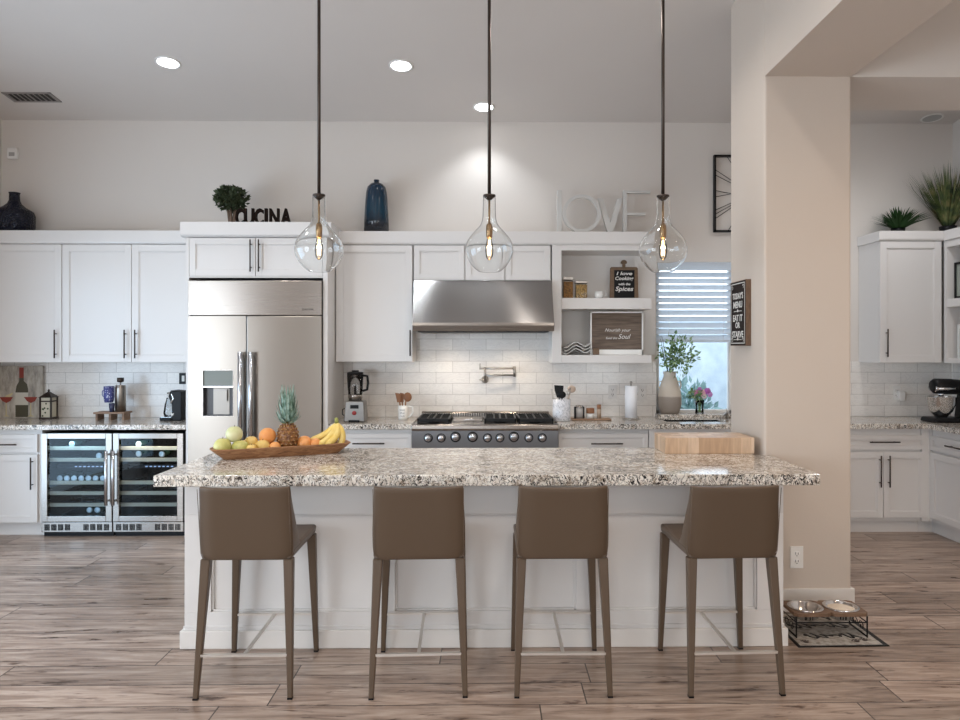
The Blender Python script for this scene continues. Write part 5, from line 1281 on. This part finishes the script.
ring_board(m_, sx0, xm_, sy0, sy1, bc[0][0], bc[0][1], .082, sz-.018, sz); ring_board(m_, xm_, sx1, sy0, sy1, bc[1][0], bc[1][1], .082, sz-.018, sz)
# corner fillers
for x0_, x1_ in ((sx0, xm_), (xm_, sx1)):
    for y_ in (sy0, sy1): pass
build('top_board', m_, wood('feeder_wood', (.11, .06, .035), (.25, .15, .09), (4, 20, 20)), ps)
for xe in (sx0+.008, sx1-.008):
    q = MB()
    for y_ in (sy0+.006, sy1-.006): q.tube([(xe, y_, .0055), (xe, y_, sz-.018)], .0045, 6)
    q.tube([(xe, sy0+.006, .010), (xe, sy1-.006, .010)], .0045, 6).tube([(xe, sy0+.006, .085), (xe, sy1-.006, .085)], .003, 6)
    for c_, s_ in ((.33, 1), (.67, -1)):
        cy_ = sy0+(sy1-sy0)*c_; q.tube([(xe, cy_+.028*cos(t*.55)*(1-t/16)*s_, .046+.028*sin(t*.55)*(1-t/16)) for t in range(14)], .0025, 5)
    build('iron_leg', q, M_black, ps)
build('crossbar', MB().tube([(sx0+.008, sy0+.006, .085), (sx1-.008, sy0+.006, .085)], .0035, 6), M_black, ps)
for i, (cx_, cy_) in enumerate(bc):
    bw = thing('pet_bowl', 'left steel pet bowl, empty and shiny, in the feeder stand' if i == 0 else 'right steel pet bowl filled to the brim with pale food in the feeder stand', 'pet bowl', (cx_, cy_, .07), 'steel pet bowls in the stand')
    build('bowl', MB().lathe([(.001, .078), (.055, .078), (.064, .085), (.079, .135), (.081, .1362), (.092, .1362), (.093, .139), (.080, .141), (.074, .137), (.060, .088), (.001, .082)], (cx_, cy_, 0), 32, False), M_chrome, bw)
    if i == 1: build('food', MB().lathe([(.001, .130), (.068, .128), (.072, .126)][::-1], (cx_, cy_, 0), 28, False), mat('pale_food', (.78, .68, .56), .8), bw)
# ------------------------------------------------------------------ butcher block
x0, x1, y0, y1 = X_(665, 4.22), X_(754.5, 4.22), 4.22, 4.49
mm = mat('butcher_block', (.5, .3, .16), .45); n = NT(mm); s_ = n.sep(n.pos())
ix = n.m('FLOOR', n.m('DIVIDE', s_[0], .062)); iy = n.m('FLOOR', n.m('DIVIDE', s_[1], .05)); wn_ = n.n('ShaderNodeTexWhiteNoise', noise_dimensions='2D'); n.l(n.comb(ix, iy, 0), wn_.inputs['Vector'])
g_ = n.noise(n.mapp(n.pos(), (30, 30, 4)), 2, 4); c1 = n.ramp(wn_.outputs['Value'], [(0, (.44, .29, .18)), (.5, (.57, .41, .28)), (1, (.68, .53, .40))]); c2 = n.ramp(g_, [(.3, (.85, .82, .8)), (.7, (1.1, 1.08, 1.05))])
n.col(n.mix(1, c1, c2, 'MULTIPLY'))
solo('butcher_block', MB().box(x0, x1, y0, y1, ZI+.0005, ZI+.0955), mm, 'thick wooden butcher block at the right end of the island top', 'cutting board', ((x0+x1)/2, y0, ZI), bevel=.003)
# ------------------------------------------------------------------ fruit tray
ang = radians(24); tcx, tcy = -1.195, 4.20; TL, TW = .395, .095; ZT = ZI+.0006
T = turn(tcx, tcy, ang)
tr = thing('wooden_tray', 'long carved brown wooden dough tray holding fruit on the island', 'tray', (tcx, tcy, ZT))
vs = []; fs = []
def ring(l, w_, z, nn=28):
    out = []
    for i in range(nn):
        a = 2*pi*i/nn; c_, s_ = cos(a), sin(a); e_ = .35
        out.append((l*math.copysign(abs(c_)**e_, c_), w_*math.copysign(abs(s_)**.55, s_), z))
    return out
rings = [ring(.325, .055, ZT), ring(TL, TW, ZT+.058), ring(TL-.004, TW-.002, ZT+.062), ring(TL-.022, TW-.014, ZT+.061), ring(.315, .045, ZT+.014)]
for r_ in rings: vs += r_
nn = 28
for j in range(4):
    for i in range(nn): fs.append((j*nn+i, j*nn+(i+1) % nn, (j+1)*nn+(i+1) % nn, (j+1)*nn+i))
fs += [tuple(range(nn))[::-1], tuple(4*nn+i for i in range(nn))]
m_ = MB(); m_.add(vs, fs, T)
mm = mat('tray_wood', (.3, .13, .05), .5); n = NT(mm); tc = n.n('ShaderNodeTexCoord').outputs['Object']; f = n.noise(n.mapp(tc, (4, 8, 30), rot=(0, 0, -ang)), 3, 5, .65, 1); n.col(n.ramp(f, [(.3, (.13, .052, .024)), (.5, (.30, .14, .06)), (.7, (.44, .24, .12))])); n.bump(f, .5, .006)
build('bowl', m_, mm, tr)
def fruit_tex(name, c1, c2, sc=12):
    m = mat(name, c1, .38); n = NT(m); f = n.noise(n.pos(), sc, 3); n.col(n.ramp(f, [(.35, c1), (.65, c2)])); f2 = n.noise(n.pos(), 220, 2); n.bump(f2, .15, .002); return m
M_pear = fruit_tex('skin_green_yellow', (.36, .36, .08), (.60, .55, .20)); M_yel = fruit_tex('skin_yellow', (.62, .40, .10), (.72, .52, .18)); M_or = fruit_tex('skin_orange', (.72, .27, .07), (.78, .36, .12)); M_mang = fruit_tex('skin_pale_green', (.55, .56, .28), (.66, .63, .36))
def lay(l, w_, h_): return T((l, w_, ZT+h_))
def inv(px, w_=0.0):
    # position along the tray whose picture column is px
    best = min(((abs(X_(px, T((l/1000, w_, 0))[1])-T((l/1000, w_, 0))[0]), l/1000) for l in range(-380, 381, 3)))
    return best[1]
def fruit(kind, px, w_, h_, r_, m, lab, cat, sq=(1, 1, 1), stem=True):
    l = inv(px, w_); p = T((l, w_, ZT+h_)); o = thing(kind, lab, cat, (p[0], p[1], p[2]-r_*sq[2]))
    pr = []
    for i in range(13):
        a = pi*i/12; rr = r_*sin(a); zz = -r_*cos(a)
        if stem: zz -= .10*r_*math.exp(-(rr/(r_*.25))**2)*(1 if i > 6 else -1)
        pr.append((max(rr, 1e-4), zz))
    build('flesh', MB().lathe(pr, (0, 0, 0), 20, False, xf=lambda v: (p[0]+v[0]*sq[0], p[1]+v[1]*sq[1], p[2]+v[2]*sq[2])), m, o)
    if stem: build('stem', MB().tube([(p[0], p[1], p[2]+r_*sq[2]*.84), (p[0]+.003, p[1], p[2]+r_*sq[2]*1.1)], .002, 5), M_bronze, o)
    return o
fruit('pear', 222.5, 0, .066, .049, M_pear, 'large yellow green pear at the left end of the tray', 'pear', (1, 1, 1.08))
fruit('pear', 240, -.01, .062, .046, M_pear, 'green pear lying second in the tray beneath the stacked one', 'pear', (1.08, 1, .9))
fruit('pear', 234.5, .01, .135, .047, M_mang, 'pale yellow green pear stacked on top of the others at the left', 'pear')
fruit('lemon', 251, .03, .078, .040, M_yel, 'round yellow lemon behind the small one left of the grapefruit', 'lemon')
fruit('lemon', 251.5, -.045, .054, .029, M_yel, 'smallest yellow lemon at the front rim of the tray', 'lemon', (1.1, 1, .9))
fruit('lemon', 262.5, -.02, .062, .040, M_yel, 'yellow lemon directly below the large orange', 'lemon', (1.05, 1, .95))
fruit('orange', 267.5, .025, .112, .049, M_or, 'largest orange resting on top of the lemons left of the pineapple', 'orange', stem=False)
fruit('orange', 275, -.035, .052, .034, M_or, 'small bright orange low beside the pineapple base', 'orange', stem=False)
fruit('orange', 304.5, -.005, .062, .046, M_or, 'orange just right of the pineapple', 'orange', stem=False)
fruit('orange', 315, -.015, .054, .038, M_or, 'orange between its larger neighbour and the bananas', 'orange', stem=False)
# pineapple
l = inv(288); p = T((l, .005, ZT+.0145)); px_, py_, pz_ = p
pa = thing('pineapple', 'upright pineapple with blue green crown standing in the tray', 'pineapple', p)
m_ = MB(); m_.ball((px_, py_, pz_+.088), .060, 24, 14, (1, 1, 1.48))
N = 13
for j in range(12):
    ph = pi*(j+.9)/13; rr = .060*sin(ph); zz = -.060*1.48*cos(ph)
    nn_ = 13
    for i in range(nn_):
        a = 2*pi*(i+.5*(j % 2))/nn_; d = Vector((cos(a), sin(a), 0)); c_ = Vector((px_, py_, pz_+.088+zz))+d*rr
        nrm = Vector((cos(a)*sin(ph), sin(a)*sin(ph), -cos(ph)/1.48)).normalized(); t1 = Vector((-sin(a), cos(a), 0)); t2 = nrm.cross(t1)
        w2 = rr*pi/nn_*1.0; h2 = .0105
        m_.cur = 0; m_.add([c_+t1*w2, c_+t2*h2, c_-t1*w2, c_-t2*h2, c_+nrm*.0075], [(0, 1, 4), (1, 2, 4), (2, 3, 4), (3, 0, 4)])
        m_.cur = 1; m_.ball(tuple(c_+nrm*.0070), .0024, 6, 4); m_.cur = 0
mm = fruit_tex('pineapple_skin', (.13, .05, .018), (.30, .13, .035), 60)
build('body', m_, [mm, mat('pineapple_tip', (.60, .44, .18), .6)], pa, recalc=False)
m_ = MB(); zc_ = pz_+.170
for ringi in range(7):
    for i in range(7):
        a = 2*pi*i/7+ringi*.45; d = Vector((cos(a), sin(a), 0)); per = Vector((-sin(a), cos(a), 0)); L = .05+.021*ringi; out = .078-.008*ringi; pts = []
        b0 = Vector((px_, py_, zc_+.009*ringi-.004))+d*.012
        for s in range(6):
            t = s/5; q_ = b0+d*out*(t**.7)*(1-.12*t)+Vector((0, 0, 1))*L*t**1.15; ww = .0165*(1-t)**.75*(.6+.4*min(1, t*4)); pts += [q_+per*ww, q_+d*-.003, q_-per*ww]
        f_ = []
        for s in range(5): f_ += [(3*s, 3*s+1, 3*s+4, 3*s+3), (3*s+1, 3*s+2, 3*s+5, 3*s+4)]
        m_.add(pts, f_)
mm = mat('crown_leaf', (.13, .22, .17), .5); n = NT(mm); f = n.noise(n.pos(), 35, 2); n.col(n.ramp(f, [(.35, (.09, .17, .12)), (.65, (.34, .46, .40))]))
build('crown', m_, mm, pa, recalc=False)
# bananas
l = inv(342, -.0); tip = T((l+.0, .005, ZT+.150)); 
bn = thing('banana_bunch', 'bunch of yellow bananas at the right end of the tray', 'bananas', (tip[0], tip[1], ZT+.02))
M_ban = fruit_tex('banana_skin', (.74, .52, .12), (.80, .62, .22), 20)
ends = [(-.205, .03, .066, .05), (-.175, -.035, .040, .0), (-.110, -.045, .050, -.02), (-.030, -.02, .036, .0)]
for i, (dl, dw, dh, bw_) in enumerate(ends):
    pts = []; R_ = []
    s0_ = Vector((-.03, .0, .178)); e0 = Vector((dl, dw, dh)); mid = (s0_+e0)/2+Vector((.055, bw_*.3-.01*i, -.025))
    for s in range(13):
        t = s/12; q_ = s0_*(1-t)**2+mid*2*t*(1-t)+e0*t*t; pts.append(T((l+q_.x, q_.y, ZT+q_.z))); R_.append(.0205*min(1, .3+t*3.2, .25+(1-t)*4.5))
    bo = build('banana', MB().tube(pts, R_, 10), M_ban, bn)
    build('tip', MB().tube([pts[-1], tuple(Vector(pts[-1])+(Vector(pts[-1])-Vector(pts[-2])).normalized()*.006)], .004, 6), M_bronze, bo)
p1 = T((l-.03, 0, ZT+.172)); p2 = T((l-.034, 0, ZT+.205))
build('stem', MB().tube([p1, p2], [.013, .010], 8), mat('banana_stem', (.28, .30, .08), .6), bn)
